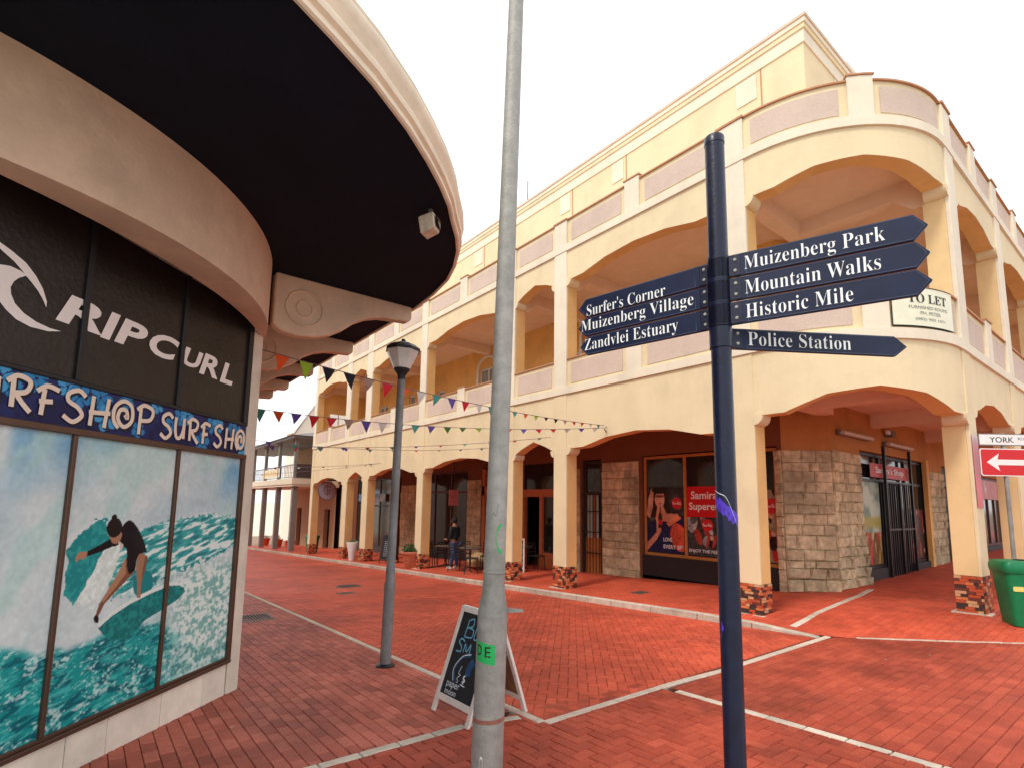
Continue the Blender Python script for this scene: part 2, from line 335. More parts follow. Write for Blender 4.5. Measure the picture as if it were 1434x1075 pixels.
def paving(parent, kind, edges, bbox, mt, fz, ang=0.0, far=9.5, nparts=300, L_=.2, W_=.1, seed=1):
    r = random.Random(seed); ca, sa = math.cos(ang), math.sin(ang); cx, cy = (bbox[0] + bbox[1]) / 2, (bbox[2] + bbox[3]) / 2
    R_ = math.hypot(bbox[1] - bbox[0], bbox[3] - bbox[2]) / 2; n = int(R_ / W_) + 2; todo = []
    def put(x0, y0, w, h):
        q = [(x0, y0), (x0 + w, y0), (x0 + w, y0 + h), (x0, y0 + h)]; q = [(cx + x * ca - y * sa, cy + x * sa + y * ca) for x, y in q]
        mxx, myy = sum(p[0] for p in q) / 4, sum(p[1] for p in q) / 4
        if not (bbox[0] - .2 < mxx < bbox[1] + .2 and bbox[2] - .2 < myy < bbox[3] + .2): return
        P = px((mxx, myy, fz(mxx, myy)))
        if P[2] > far or P[2] < .3 or not (-260 < P[0] < 1700) or P[1] > 1300: return
        full = all(all(a * p[0] + b * p[1] <= c + 1e-6 for a, b, c in edges) for p in q)
        qq = q if full else clip(q, edges)
        if not qq: return
        vis = -40 < P[0] < 1474 and P[1] < 1085
        todo.append((P[2] + (0 if vis else 50), full, q, qq, (mxx, myy), w > h))
    if kind == 'run':
        for j in range(-n, n):
            off = (j % 2) * L_ / 2 + r.uniform(-.006, .006)
            for i in range(-n // 2, n // 2 + 1): put(i * L_ + off, j * W_, L_, W_)
    else:
        for a in range(-n, n):
            for b in range(-n, n):
                m4 = (a - b) % 4
                if m4 == 0: put(a * W_, b * W_, L_, W_)
                elif m4 == 3: put(a * W_, b * W_, W_, L_)
    todo.sort(key=lambda t: t[0])
    bm_ = MB(); brick_shape(bm_, [(-L_ / 2, -W_ / 2), (L_ / 2, -W_ / 2), (L_ / 2, W_ / 2), (-L_ / 2, W_ / 2)], lambda x, y: 0); me = bm_.mesh('brick', mt)
    rest = MB(); k = 0
    for d, full, q, qq, c, hor in todo:
        dz = r.uniform(-.0018, .0018)
        if full and k < nparts and d < 40:
            k += 1; e = .05; gx = (fz(c[0] + e, c[1]) - fz(c[0] - e, c[1])) / (2 * e); gy = (fz(c[0], c[1] + e) - fz(c[0], c[1] - e)) / (2 * e)
            nrm = Vector((-gx, -gy, 1)).normalized(); a = ang + (0 if hor else math.pi / 2); xa = Vector((math.cos(a), math.sin(a), 0)); xa = (xa - nrm * xa.dot(nrm)).normalized(); ya = nrm.cross(xa)
            o = bpy.data.objects.new('brick', me); COL.objects.link(o); o.parent = parent
            o.matrix_local = Matrix(((xa.x, ya.x, nrm.x, c[0]), (xa.y, ya.y, nrm.y, c[1]), (xa.z, ya.z, nrm.z, fz(*c) + dz), (0, 0, 0, 1)))
        else: brick_shape(rest, qq, fz, dz=dz)
    o = rest.build('smaller_bricks', mt, parent); o['kind'] = 'stuff'; return o
def flag_bed(name, rects, far_rects, mt_far, fz, label=None, lim=9.5, xmin=-99):
    mb = MB()
    def grid(r, dz, mi, st):
        x0, x1, y0, y1 = r; nx = max(1, int((x1 - x0) / st)); ny = max(1, int((y1 - y0) / st)); xs = [x0 + (x1 - x0) * i / nx for i in range(nx + 1)]
        if x0 < 9 < x1: xs = sorted(set(xs + [9.0]))
        ys = [y0 + (y1 - y0) * i / ny for i in range(ny + 1)]; n = len(xs)
        mb.add([(x, y, fz(x, y) + dz) for y in ys for x in xs], [(j * n + i, j * n + i + 1, (j + 1) * n + i + 1, (j + 1) * n + i) for j in range(len(ys) - 1) for i in range(n - 1)], mi)
    for (x0, x1, y0, y1) in rects:
        nx = max(1, round((x1 - x0) / .3)); ny = max(1, round((y1 - y0) / .3))
        for i in range(nx):
            for j in range(ny):
                a, b, c, d = x0 + (x1 - x0) * i / nx, x0 + (x1 - x0) * (i + 1) / nx, y0 + (y1 - y0) * j / ny, y0 + (y1 - y0) * (j + 1) / ny
                P = px(((a + b) / 2, (c + d) / 2, fz(a, c))); farc = not (.6 < P[2] < lim - .35 and -180 < P[0] < 1600 and P[1] < 1250 and a > xmin)
                dz = -.0035 if farc else -.009
                mb.add([(x, y, fz(x, y) + dz) for x, y in ((a, c), (b, c), (b, d), (a, d))], [(0, 1, 2, 3)], 1 if farc else 0)
    for r in far_rects: grid(r, -.0015, 1, 1.5)
    return struct(mb.build(name, [JNT if name == 'footway' else JNT2, mt_far]), label)
FARD = 9.5
foot = flag_bed('footway', [(-4, 3.1, 3.86, 14)], [(-4, 3.1, 14, 60)], BR_LF, G, lim=FARD + 2.3, xmin=-.2)
paving(foot, 'run', [(1, 0, 3.1), (0, -1, -3.88)], (-.2, 3.1, 3.86, 14), BR_L, G, math.pi / 2, FARD + 2.3, 300, seed=2)
cross = flag_bed('crossing_paving', [(-6, 4.7, -1.2, 3.78)], [(-60, 4.7, -40, -1.2)], mat('pale_bounce_paving', srgb(176, 168, 156), .9, .15, 2, .3, 40, stain=.2), G, xmin=-1)  # unseen ground behind the camera, made pale to neutralise red bounce
paving(cross, 'herr', [(1, 0, 4.7), (0, 1, 3.785)], (-1, 4.72, -1, 3.8), BR_X, G, 0, FARD, 300, seed=3)
mb = MB(); mb.add([(3.2, 3.45, G(3.2, 3.45) - .0095), (4.7, 3.45, G(4.7, 3.45) - .0095), (4.7, 3.8, G(4.7, 3.8) - .0095), (3.2, 3.8, G(3.2, 3.8) - .0095)], [(0, 1, 2, 3)])
street = flag_bed('street', [(3.2, 8.42, 3.5, 15)], [(3.2, 8.42, 15, 70)], BR_SF, G, lim=FARD + 3.2)
paving(street, 'herr', [(1, 0, 8.38), (-1, 0, -3.2), (0, -1, -3.52)], (3.2, 8.4, 3.5, 15), BR_S, G, math.pi / 4, FARD + 3.2, 240, seed=4)
# York road: between the two edging lines (its bed is cut to the kerb line)
road = MB()
def road_fan(mb, dz, mi, pts_in, pts_out, n=14):
    for (a, b), (c, d) in zip(zip(pts_in[:-1], pts_in[1:]), zip(pts_out[:-1], pts_out[1:])):
        for k in range(n):
            t0, t1 = k / n, (k + 1) / n
            L4 = [(a[0] + (c[0] - a[0]) * t0, a[1] + (c[1] - a[1]) * t0), (b[0] + (d[0] - b[0]) * t0, b[1] + (d[1] - b[1]) * t0), (b[0] + (d[0] - b[0]) * t1, b[1] + (d[1] - b[1]) * t1), (a[0] + (c[0] - a[0]) * t1, a[1] + (c[1] - a[1]) * t1)]
            mb.add([(x, y, G(x, y) + dz) for x, y in L4], [(0, 1, 2, 3)], mi)
pin = [(4.78, 3.42), (5.76, 3.40), (8.62, 3.38), (8.75, 3.2), (9.99, 1.58), (11.2, .72), (13, .48), (60, .48)]
pout = [(4.78, -14), (5.76, -14), (8.62, -14), (8.75, -14), (9.99, -14), (11.2, -14), (13, -14), (60, -14)]
road_fan(road, -.009, 0, pin, pout)
road = struct(road.build('york_road', [JNT2]))
rf = MB(); road_fan(rf, -.0015, 0, [(11.2, .72), (13, .48), (60, .48)], [(11.2, -2.5), (13, -2.5), (60, -2.5)])
o = rf.build('outer_paving', BR_XF, road)
rf = MB(); road_fan(rf, -.0015, 0, [(4.78, -2), (11.2, -2)], [(4.78, -14), (11.2, -14)]); road_fan(rf, -.0015, 0, [(11.2, -2.5), (60, -2.5)], [(11.2, -14), (60, -14)])
o = rf.build('outer_paving', MATS['pale_bounce_paving'], road)  # unseen outer road, paled for its bounce onto the shop front
paving(road, 'run', [(-1, 0, -4.78), (0, 1, 3.38), ((3.22 - 1.61) / 2.03, (9.99 - 8.75) / 2.03, ((3.22 - 1.61) * 8.75 + (9.99 - 8.75) * 3.22) / 2.03 - .03)], (4.78, 11.2, -2, 3.4), BR_X, G, 0, 10.5, 260, seed=5)
# raised arcade pavement
ap = MB()
def in_pave(x, y): return (x > 8.62 and y > 3.44) or (x > 8.6 and 1.3 * (x - 8.75) + (y - 3.22) > 0)
xs = [8.5 + .35 * i for i in range(15)] + [13.75 + 1.5 * i for i in range(24)]; ys = [-.2 + .35 * i for i in range(18)] + [6.2 + 1.5 * i for i in range(24)]
pe = [(8.5, 3.44), (8.62, 3.44), (8.75, 3.22), (9.99, 1.61), (11.2, .75), (13, .5), (48, .5), (48, 40), (8.5, 40)]
edges_ = [(-1, 0, -8.5), (-(3.22 - 1.61) / 2.03, -(9.99 - 8.75) / 2.03, -((3.22 - 1.61) * 8.75 + (9.99 - 8.75) * 3.22) / 2.03), (0, -1, -.5)]
for j in range(len(ys) - 1):
    for i in range(len(xs) - 1):
        q = clip([(xs[i], ys[j]), (xs[i + 1], ys[j]), (xs[i + 1], ys[j + 1]), (xs[i], ys[j + 1])], edges_ + [(-.86, -.51, -(.86 * 8.62 + .51 * 3.44) + .0)])
        if q: ap.add([(x, y, S(x, y) - .004) for x, y in q], [tuple(range(len(q)))], 0)
arc_pave = struct(ap.build('arcade_pavement', [BR_SF, JNT]))
paving(arc_pave, 'run', edges_ + [(-.86, -.51, -(.86 * 8.62 + .51 * 3.44))], (8.5, 13, 1, 8), BR_S, lambda x, y: S(x, y) + .003, 0, 10.3, 160, seed=6)

def edging(name, pts, w, mt, fz, plen=.5, h=.012, label=None, jit=.006, up=0.004):
    """a line of flush concrete blocks, each its own piece"""
    root = bpy.data.objects.new(name, None); COL.objects.link(root); struct(root, label); r = random.Random(len(pts)); cnt = 0
    for (a, b) in zip(pts[:-1], pts[1:]):
        L = math.hypot(b[0] - a[0], b[1] - a[1]); n = max(1, round(L / plen)); ux, uy = (b[0] - a[0]) / L, (b[1] - a[1]) / L
        for k in range(n):
            s0, s1 = L * k / n + .004, L * (k + 1) / n - .004; mb = MB(); dz = up + r.uniform(-.001, .001)
            q = [(a[0] + ux * s + -uy * t, a[1] + uy * s + ux * t) for s, t in ((s0, -w / 2), (s1, -w / 2), (s1, w / 2), (s0, w / 2))]
            mb.hexa([(x, y, fz(x, y) - .06) for x, y in q], [(x, y, fz(x, y) + dz) for x, y in q]); mb.build('edging_stone', mt, root, bev=.006); cnt += 1
    return root
edging('street_edging', [(8.6, 3.44), (5.76, 3.42), (4.94, 3.47), (3.16, 3.47)], .085, CNC2, G, .9)
edging('footway_edging', [(3.15, 3.5), (3.15, 13)], .085, CNC2, G, .95)
edging('footway_edging', [(3.15, 13), (3.15, 45)], .085, CNC2, G, 4)
edging('crossing_edging', [(4.74, 3.3), (4.72, 1.8), (4.69, -.5)], .09, CNC, G, .3)
edging('crossing_edging', [(-2.5, 3.82), (2.6, 3.83), (3.08, 3.7)], .085, CNC, G, .3)
edging('road_edging', [(8.8, 3.16), (9.99, 1.61), (11.2, .75), (13, .5), (30, .5)], .07, CNC2, G, .9)
edging('pavement_strip', [(8.72, 3.98), (12.2, 4.28), (13.2, 4.4)], .1, CNC, lambda x, y: S(x, y) + .004, .6)
# raised kerb of the arcade
kr = bpy.data.objects.new('kerb', None); COL.objects.link(kr); struct(kr, 'weathered pale concrete kerb along the arcade pavement'); y = 3.5
while y < 40:
    L = .95 if y < 22 else 3; mb = MB(); y1 = y + L - .012
    mb.hexa([(8.36, y, G(8.36, y) - .1), (8.5, y, G(8.5, y) - .1), (8.5, y1, G(8.5, y1) - .1), (8.36, y1, G(8.36, y1) - .1)], [(8.37, y, S(8.62, y) + .006), (8.5, y, S(8.62, y) + .006), (8.5, y1, S(8.62, y1) + .006), (8.37, y1, S(8.62, y1) + .006)])
    mb.build('kerbstone', CNC, kr, bev=.012); y += L
def disc_cover(x, y, r, lab, fz=G, sq=False):
    t = thing('manhole_cover', lab, 'manhole cover', (x, y, fz(x, y)))
    mb = MB()
    if sq: mb.box(-r, r, -r * .7, r * .7, -.02, .006)
    else: mb.lathe([(r, -.02), (r, .006), (r * .9, .006), (r * .9, .003), (0, .003)], n=28)
    mb.build('frame', mat('cast_iron', (.15, .12, .105), .6, .3, 20, metal=.4), t)
    mb = MB()
    for i in range(-3, 4): mb.box(-r * .7, r * .7, i * r * .18 - .008, i * r * .18 + .008, .003, .0085)
    mb.build('tread_pattern', MATS['cast_iron'], t); return t
disc_cover(5.58, 13.8, .33, 'round iron manhole cover in the brick street, level with the lamp post')
disc_cover(5.0, 12.5, .2, 'small pale square cover nearer the footway than the round one', sq=True)
disc_cover(6.3, 8.6, .16, 'small dark round cover in the street just right of the grey pole')
disc_cover(9.7, 7.6, .18, 'dark square cover in the arcade pavement before the drinks posters', S, True)
t = thing('drain_grate', 'dark slotted drain grate set in the footway beside the surf shop', 'drain grate', (2.28, 9.95, G(2.28, 9.95)))
mb = MB(); mb.box(-.45, .45, -.02, .02, -.02, .004); mb.box(-.45, .45, .58, .62, -.02, .004); mb.box(-.45, -.41, .02, .58, -.02, .004); mb.box(.41, .45, .02, .58, -.02, .004); mb.build('frame', MATS['cast_iron'], t)
bar = MB(); bar.box(-.012, .012, .02, .58, -.02, .002); bar = bar.mesh('bar', MATS['cast_iron'])
for i in range(16): inst(bar, 'bar', t, (-.38 + i * .0507, 0, 0))

# ------------------------------------------------------------------ the arcaded corner building
YE = 28.06; TL = YE - 4.55; LA = math.pi / 2 * 2.3
def PT(t, d=0.0):
    """point on the street front: t runs down the side street, round the corner, along York road; d outwards"""
    if t <= TL: return (9 - d, YE - t)
    if t >= TL + LA: return (11.3 + t - TL - LA, 2.25 - d)
    a = (t - TL) / 2.3; return (11.3 - math.cos(a) * (2.3 + d), 4.55 - math.sin(a) * (2.3 + d))
def tY(y): return YE - y
def tX(x): return TL + LA + x - 11.3
TEND = tX(35)
def samples(t0, t1, extra=()):
    s = {t0, t1} | {e for e in extra if t0 <= e <= t1}
    a, b = max(t0, TL), min(t1, TL + LA)
    if a < b:
        n = max(2, int((b - a) / .14)); s |= {a + (b - a) * i / n for i in range(n + 1)}
    return sorted(s)
def sweep(mb, t0, t1, z0, z1, d0, d1, mi=0, extra=()):
    """a band following the front from t0 to t1; z0 / z1 numbers or functions of t"""
    f0 = z0 if callable(z0) else (lambda t: z0); f1 = z1 if callable(z1) else (lambda t: z1); T = samples(t0, t1, extra); vs = []
    for t in T:
        a, b = PT(t, d0), PT(t, d1); vs += [(*a, f0(t)), (*b, f0(t)), (*b, f1(t)), (*a, f1(t))]
    fs = []
    for i in range(len(T) - 1):
        o = i * 4
        for k in range(4): fs.append((o + k, o + (k + 1) % 4, o + 4 + (k + 1) % 4, o + 4 + k))
    fs += [(0, 1, 2, 3), tuple(reversed(range((len(T) - 1) * 4, len(T) * 4)))]
    mb.add(vs, fs, mi)
BLD = thing('corner_building', 'yellow two-storey arcaded corner building with cream pilasters and a curved balcony corner', 'building')
# piers: (t0, t1, cap height left, cap height right)
cols = [(tY(28.06), tY(27.7)), (tY(23.6), tY(23.07)), (tY(21.35), tY(20.8)), (tY(16.6), tY(16.18)), (tY(11.62), tY(11.22)), (tY(9.62), tY(9.18)), (tY(5.08), tY(4.58)),
        (tX(11.36), tX(11.84)), (tX(15.0), tX(15.45)), (tX(19.2), tX(19.65)), (tX(23.4), tX(23.85)), (tX(27.6), tX(28.05)), (tX(34.55), tX(35))]
caps = [2.42, 2.52, 2.58, 2.68, 2.84, 2.87, 3.1, 3.28, 3.35, 3.42, 3.5, 3.5]       # ground-floor spring of the bay after each pier
DEP = .34
tilm = [mat('slate_tile_' + n, c, .75, .25, 25, .4, 60) for n, c in (('rust', srgb(190, 84, 50)), ('orange', srgb(214, 122, 74)), ('plum', srgb(112, 56, 44)), ('charcoal', srgb(66, 50, 44)), ('buff', srgb(206, 160, 116)))]
for i, (a, b) in enumerate(cols):
    x, y = PT((a + b) / 2); gz = S(x, y); zb = gz + (.5 if i < 7 else .58)
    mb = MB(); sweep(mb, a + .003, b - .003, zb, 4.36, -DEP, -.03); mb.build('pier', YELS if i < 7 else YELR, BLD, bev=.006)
    mb = MB(); sweep(mb, a, b, zb, 4.358, -.03, .02); mb.build('pier_face', YEL, BLD, bev=.006)
    mb = MB(); sweep(mb, a, b, 4.36, 8.86, -.03, .035); mb.build('pilaster', CRM, BLD, bev=.008)
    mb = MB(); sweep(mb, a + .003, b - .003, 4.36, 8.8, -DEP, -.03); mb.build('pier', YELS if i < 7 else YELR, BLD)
    mb = MB(); sweep(mb, a - .02, b + .02, 8.86, 8.9, -DEP - .02, .06); mb.build('pilaster_cap', COP, BLD)
    # random coloured slate pieces round the foot
    r = random.Random(40 + i); mb = MB(); rows = 12; hh = (zb - gz) / rows
    sweep(mb, a + .004, b - .004, gz - .1, zb - .002, -DEP + .004, .012, 3)
    for rr in range(rows):
        for face in range(3 if i < 30 else 1):
            u0, u1 = (a, b) if face == 0 else (-DEP, .02); u = u0; m = 0
            while u < u1 - .01:
                L = min(r.uniform(.06, .16), u1 - u); band = (u * 2.2 + rr * .09 + face) % .55
                c = r.choice([0, 1, 4]) if band < .2 else r.choice([2, 3, 3, 0]) if band < .42 else r.choice([0, 1, 2]); pr = r.uniform(.004, .016); z0, z1 = gz + rr * hh + .002, gz + (rr + 1) * hh - .002
                if face == 0: sweep(mb, u + .002, u + L - .002, z0, z1, .012, .02 + pr, c)
                else:
                    t = b if face == 1 else a; sg = 1 if face == 1 else -1
                    p = [PT(t, u + .002), PT(t, u + L - .002)]; q = [PT(t + sg * pr, u + .002), PT(t + sg * pr, u + L - .002)]
                    mb.hexa([(*p[0], z0), (*p[1], z0), (*q[1], z0), (*q[0], z0)], [(*p[0], z1), (*p[1], z1), (*q[1], z1), (*q[0], z1)], c)
                u += L
    o = mb.build('slate_foot', tilm, BLD); o['kind'] = 'stuff'
    if px((x, y, 1))[2] < 20 and px((x, y, 1))[0] < 1500:
        mb = MB(); sweep(mb, a - .06, b + .06, gz - .05, gz + .006, -DEP - .06, .1); mb.build('footing', CNC, BLD)
def arch_prof(t0, t1, cap, rise_, cw=.15):
    w = t1 - t0
    if w > 2.4: pts = [(0, cap), (cw, cap), (cw + .001, cap + .16), (w * .13, cap + .17), (w * .3, cap + .17 + (rise_ - .17) * .72), (w * .5, cap + rise_), (w * .7, cap + .17 + (rise_ - .17) * .72), (w * .87, cap + .17), (w - cw - .001, cap + .16), (w - cw, cap), (w, cap)]
    else: pts = [(0, cap), (.11, cap), (.111, cap + .14), (w * .22, cap + .3), (w * .5, cap + rise_ + .05), (w * .78, cap + .3), (w - .111, cap + .14), (w - .11, cap), (w, cap)]
    return [(t0 + a, z) for a, z in pts]
def pf(prof):
    def f(t):
        for (a, za), (b, zb) in zip(prof[:-1], prof[1:]):
            if a <= t <= b: return za + (zb - za) * ((t - a) / (b - a) if b > a else 0)
        return prof[-1][1]
    return f
for i in range(len(cols) - 1):
    t0, t1 = cols[i][1], cols[i + 1][0]; wide = t1 - t0 > 2.4; corner = i == 6
    for (cap, ri, ztop, zb0) in ((caps[i], .52 if corner else .4, 4.37, 0), (7.1, .42 if corner else .38, 8.03, 1)):
        pr = arch_prof(t0, t1, cap, ri); mid = pr[2:-2]
        mb = MB(); pm = [(t0, pr[2][1])] + mid[1:-1] + [(t1, pr[-3][1])]; f = pf(pm)
        sweep(mb, t0, t1, f, ztop, -.015, .0, 0, [p[0] for p in pm]); mb.build('arch_wall', YEL, BLD)
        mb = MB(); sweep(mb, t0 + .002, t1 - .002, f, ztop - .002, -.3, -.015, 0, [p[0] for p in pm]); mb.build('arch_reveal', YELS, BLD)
        for (s0, s1, sg) in ((t0, pr[1][0], 1), (pr[-2][0], t1, -1)):     # rounded corbels
            mb = MB(); w = s1 - s0; n = 5; T = []
            for k in range(n + 1):
                a = math.pi / 2 * k / n; T.append((s0 + w * (math.sin(a)) if sg > 0 else s1 - w * math.sin(a), cap + .16 * (1 - math.cos(a))))
            fz_ = sorted(T); sweep(mb, s0, s1, pf(fz_), pr[2][1] + (.03 if wide else .02), -.3, .03, 0, [p[0] for p in fz_]); mb.build('corbel', YEL, BLD)
    # belts, balcony walls, inset panels
    for (zb, top, nm) in ((4.37, 5.22, 'balcony'), (8.03, 8.86, 'parapet')):
        mb = MB(); sweep(mb, t0, t1, zb, zb + .17, -.05, .045); mb.build('belt_course', CRM, BLD)
        mids = [((t0 + t1) / 2 - .2, (t0 + t1) / 2 + .2)] if wide else []
        bb = [t0] + [v for m_ in mids for v in m_] + [t1]
        mb = MB(); sweep(mb, t0, t1, zb + .17, top, -.22, -.02); mb.build(nm + '_wall', YEL, BLD)
        mb = MB(); sweep(mb, t0, t1, top, top + .03, -.25, .02); mb.build('coping', COP, BLD)
        for k in range(0, len(bb), 2):
            p0, p1 = bb[k] + .13, bb[k + 1] - .13
            mb = MB(); sweep(mb, p0, p1, zb + .25, top - .1, -.03, -.008); mb.build('inset_panel', PNK, BLD)
        for (m0, m1) in mids:
            mb = MB(); sweep(mb, m0, m1, zb + .12, top + .08, -.26, .036); mb.build('balustrade_pier', CRM, BLD, bev=.006)
            mb = MB(); sweep(mb, m0 - .02, m1 + .02, top + .08, top + .11, -.28, .055); mb.build('pier_cap', COP, BLD)
for (a, b) in cols:                                                     # belt runs over the pilasters
    for zb in (4.37, 8.03):
        mb = MB(); sweep(mb, a - .004, b + .004, zb + .0, zb + .165, -.05, .05); mb.build('belt_course', CRM, BLD)
# slabs and ceilings
def slab(name, z0, z1, mt, x_in=11.9, y_in=4.9, inset=.3):
    T = [PT(t, -inset) for t in samples(0, TEND)]
    poly = T + [(35, y_in), (12.7, y_in), (x_in, 5.55), (x_in, YE)]
    mb = MB(); mb.prism(poly, lambda x, y: (x, y, z0), lambda x, y: (x, y, z1)); return mb.build(name, mt, BLD)
slab('balcony_slab', 4.02, 4.4, CEI); slab('terrace_slab', 7.74, 8.2, CEI)
for i, (a, b) in enumerate(cols[:-1]):
    for zc in (4.02, 7.74):
        c = (a + b) / 2; x, y = PT(c, -DEP)
        mb = MB()
        if i < 7: x1 = 11.8 if i < 6 else 12.6; prf = [(x - .02, zc + .02), (x - .02, zc - .62), (x + .18, zc - .6), (x + .5, zc - .3 - .003 * (i % 3)), (x1, zc - .3 - .003 * (i % 3)), (x1, zc + .02)]; mb.prism(prf, lambda s, z: (s, y - .15, z), lambda s, z: (s, y + .15, z))
        else: y1 = 4.8 if i > 7 else 4.69; prf = [(y - .02, zc + .02), (y - .02, zc - .62), (y + .18, zc - .6), (y + .5, zc - .31), (y1, zc - .31), (y1, zc + .02)]; mb.prism(prf, lambda s, z: (x - .15, s, z), lambda s, z: (x + .15, s, z))
        mb.build('ceiling_beam', CEI, BLD)
for zc in ():
    mb = MB(); p = PT(TL + LA / 2, -.3); q = (12.25, 5.1); dx, dy = q[0] - p[0], q[1] - p[1]; l = math.hypot(dx, dy); nx, ny = -dy / l * .15, dx / l * .15
    mb.hexa([(p[0] + nx, p[1] + ny, zc - .3), (p[0] - nx, p[1] - ny, zc - .3), (q[0] - nx, q[1] - ny, zc - .3), (q[0] + nx, q[1] + ny, zc - .3)], [(p[0] + nx, p[1] + ny, zc + .01), (p[0] - nx, p[1] - ny, zc + .01), (q[0] - nx, q[1] - ny, zc + .01), (q[0] + nx, q[1] + ny, zc + .01)]); mb.build('ceiling_beam', CEI, BLD)
# rear walls with openings
def LW(s, z, d=0.0): return (11.8 - d, s, z)       # side-street wall, d towards the street
def RW(s, z, d=0.0): return (s, 4.8 - d, z)        # York road wall
def wall(name, F, s0, s1, z0, z1, ops, mt, th=.25, parent=BLD):
    S_ = sorted({s0, s1} | {v for o in ops for v in o[:2]}); Z_ = sorted({z0, z1} | {v for o in ops for v in o[2:4]}); mb = MB()
    for a, b in zip(S_[:-1], S_[1:]):
        for c, d in zip(Z_[:-1], Z_[1:]):
            if any(o[0] <= (a + b) / 2 <= o[1] and o[2] <= (c + d) / 2 <= o[3] for o in ops): continue
            mb.add([F(a, c), F(b, c), F(b, d), F(a, d)], [(0, 1, 2, 3)])
    for (a, b, c, d) in [o[:4] for o in ops]:
        mb.add([F(a, c), F(b, c), F(b, d), F(a, d), F(a, c, -th), F(b, c, -th), F(b, d, -th), F(a, d, -th)], [(0, 1, 5, 4), (1, 2, 6, 5), (2, 3, 7, 6), (3, 0, 4, 7)])
    return mb.build(name, mt, parent)
def bars(mb, F, rects, d0, d1, mi=0):
    for (a, b, c, d) in rects:
        mb.hexa([F(a, c, d0), F(b, c, d0), F(b, c, d1), F(a, c, d1)], [F(a, d, d0), F(b, d, d0), F(b, d, d1), F(a, d, d1)], mi)
def window(F, a, b, c, d, cols_=1, rows=(), fr=.06, mt=WOD, glass=GLS, d0=-.12, parent=BLD, name='window', arch=False):
    """opening a..b x c..d: frame part with its panes"""
    mb = MB(); R = [(a, a + fr, c, d), (b - fr, b, c, d), (a + fr, b - fr, c, c + fr), (a + fr, b - fr, d - fr, d)]
    xs = [a + (b - a) * k / cols_ for k in range(cols_ + 1)] if isinstance(cols_, int) else [a] + list(cols_) + [b]
    zs = [c] + list(rows) + [d]
    for x in xs[1:-1]: R.append((x - fr / 2, x + fr / 2, c + fr, d - fr))
    bars(mb, F, R, d0 - .03, d0 + .04)
    for z in zs[1:-1]: bars(mb, F, [(a + fr, b - fr, z - fr / 2, z + fr / 2)], d0 - .025, d0 + .035)
    w = mb.build(name, mt, parent)
    for i in range(len(xs) - 1):
        for j in range(len(zs) - 1):
            m2 = MB(); bars(m2, F, [(xs[i] + fr * .4, xs[i + 1] - fr * .4, zs[j] + fr * .4, zs[j + 1] - fr * .4)], d0 - .008, d0 + .002); m2.build('pane', glass, w)
    return w
g0 = -1.4
opsL = [(5.55, 9.18, -.1, 3.05), (10.6, 11.4, -.5, 3.05), (12.55, 14.2, -.6, 3.05), (14.45, 16.6, -.7, 3.05), (17.6, 21.6, -.9, 3.0), (23.3, 23.75, -1, 2.9), (24.5, 28.6, -1.1, 2.9)]
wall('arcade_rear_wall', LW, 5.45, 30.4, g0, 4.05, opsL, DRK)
wall('arcade_rear_wall', LW, 30.4, 31.1, g0 - .2, 4.05, [], mat('beige_pier_paint', srgb(206, 190, 164), .85, .15, 4))
opsR = [(14.25, 19.1, -.2, 3.1), (20.7, 23.4, -.2, 3.1), (24.6, 28.6, .2, 3.0), (30, 34, .2, 3.0)]
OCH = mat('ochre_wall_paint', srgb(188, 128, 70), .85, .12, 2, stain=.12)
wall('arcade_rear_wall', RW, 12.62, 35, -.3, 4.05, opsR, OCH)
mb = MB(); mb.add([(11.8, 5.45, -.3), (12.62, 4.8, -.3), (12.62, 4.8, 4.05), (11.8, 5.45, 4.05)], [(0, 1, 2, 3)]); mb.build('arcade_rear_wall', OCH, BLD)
# upper floor rear walls + set-back storey
upL = [(11.5, 12.1, 4.4, 6.5), (15.9, 17.0, 5.1, 6.95), (19.6, 20.25, 4.4, 6.6), (22.3, 22.9, 5.3, 6.8), (25.2, 26.3, 4.4, 6.7)]
wall('balcony_rear_wall', LW, 5.45, YE, 4.4, 7.75, upL, YEL2)
upR = [(15.5, 16.6, 4.4, 6.8), (20, 21.2, 5.2, 6.8)]
wall('balcony_rear_wall', RW, 12.62, 35, 4.4, 7.75, upR, YEL2)
mb = MB(); mb.add([(11.8, 5.45, 4.4), (12.62, 4.8, 4.4), (12.62, 4.8, 7.75), (11.8, 5.45, 7.75)], [(0, 1, 2, 3)]); mb.build('balcony_rear_wall', YEL2, BLD)
for (a, b, c, d) in upL: window(LW, a, b, c, d, 2 if b - a > .8 else 1, (c + (d - c) * .6,), .06, WHT, mat('bright_window_glass', srgb(150, 156, 158), .1, .3, 3, spec=.6))
for (a, b, c, d) in upR: window(RW, a, b, c, d, 2, (c + (d - c) * .6,), .06, WHT, MATS['bright_window_glass'])
mb = MB(); bars(mb, LW, [(15.78, 15.9, 5.0, 6.95), (17.0, 17.12, 5.0, 6.95)], 0, .03)
for k in range(8):
    a0, a1 = math.pi * k / 8, math.pi * (k + 1) / 8; q = []
    for aa, rr in ((a0, .55), (a1, .55), (a1, .67), (a0, .67)): q.append((16.45 + math.cos(aa) * rr, 6.95 + math.sin(aa) * rr * .7))
    mb.prism(q, lambda s, z: LW(s, z, 0), lambda s, z: LW(s, z, .03))
mb.build('window_surround', WHT, BLD)
SB = YEL
mb = MB(); TOPZ = 12.4
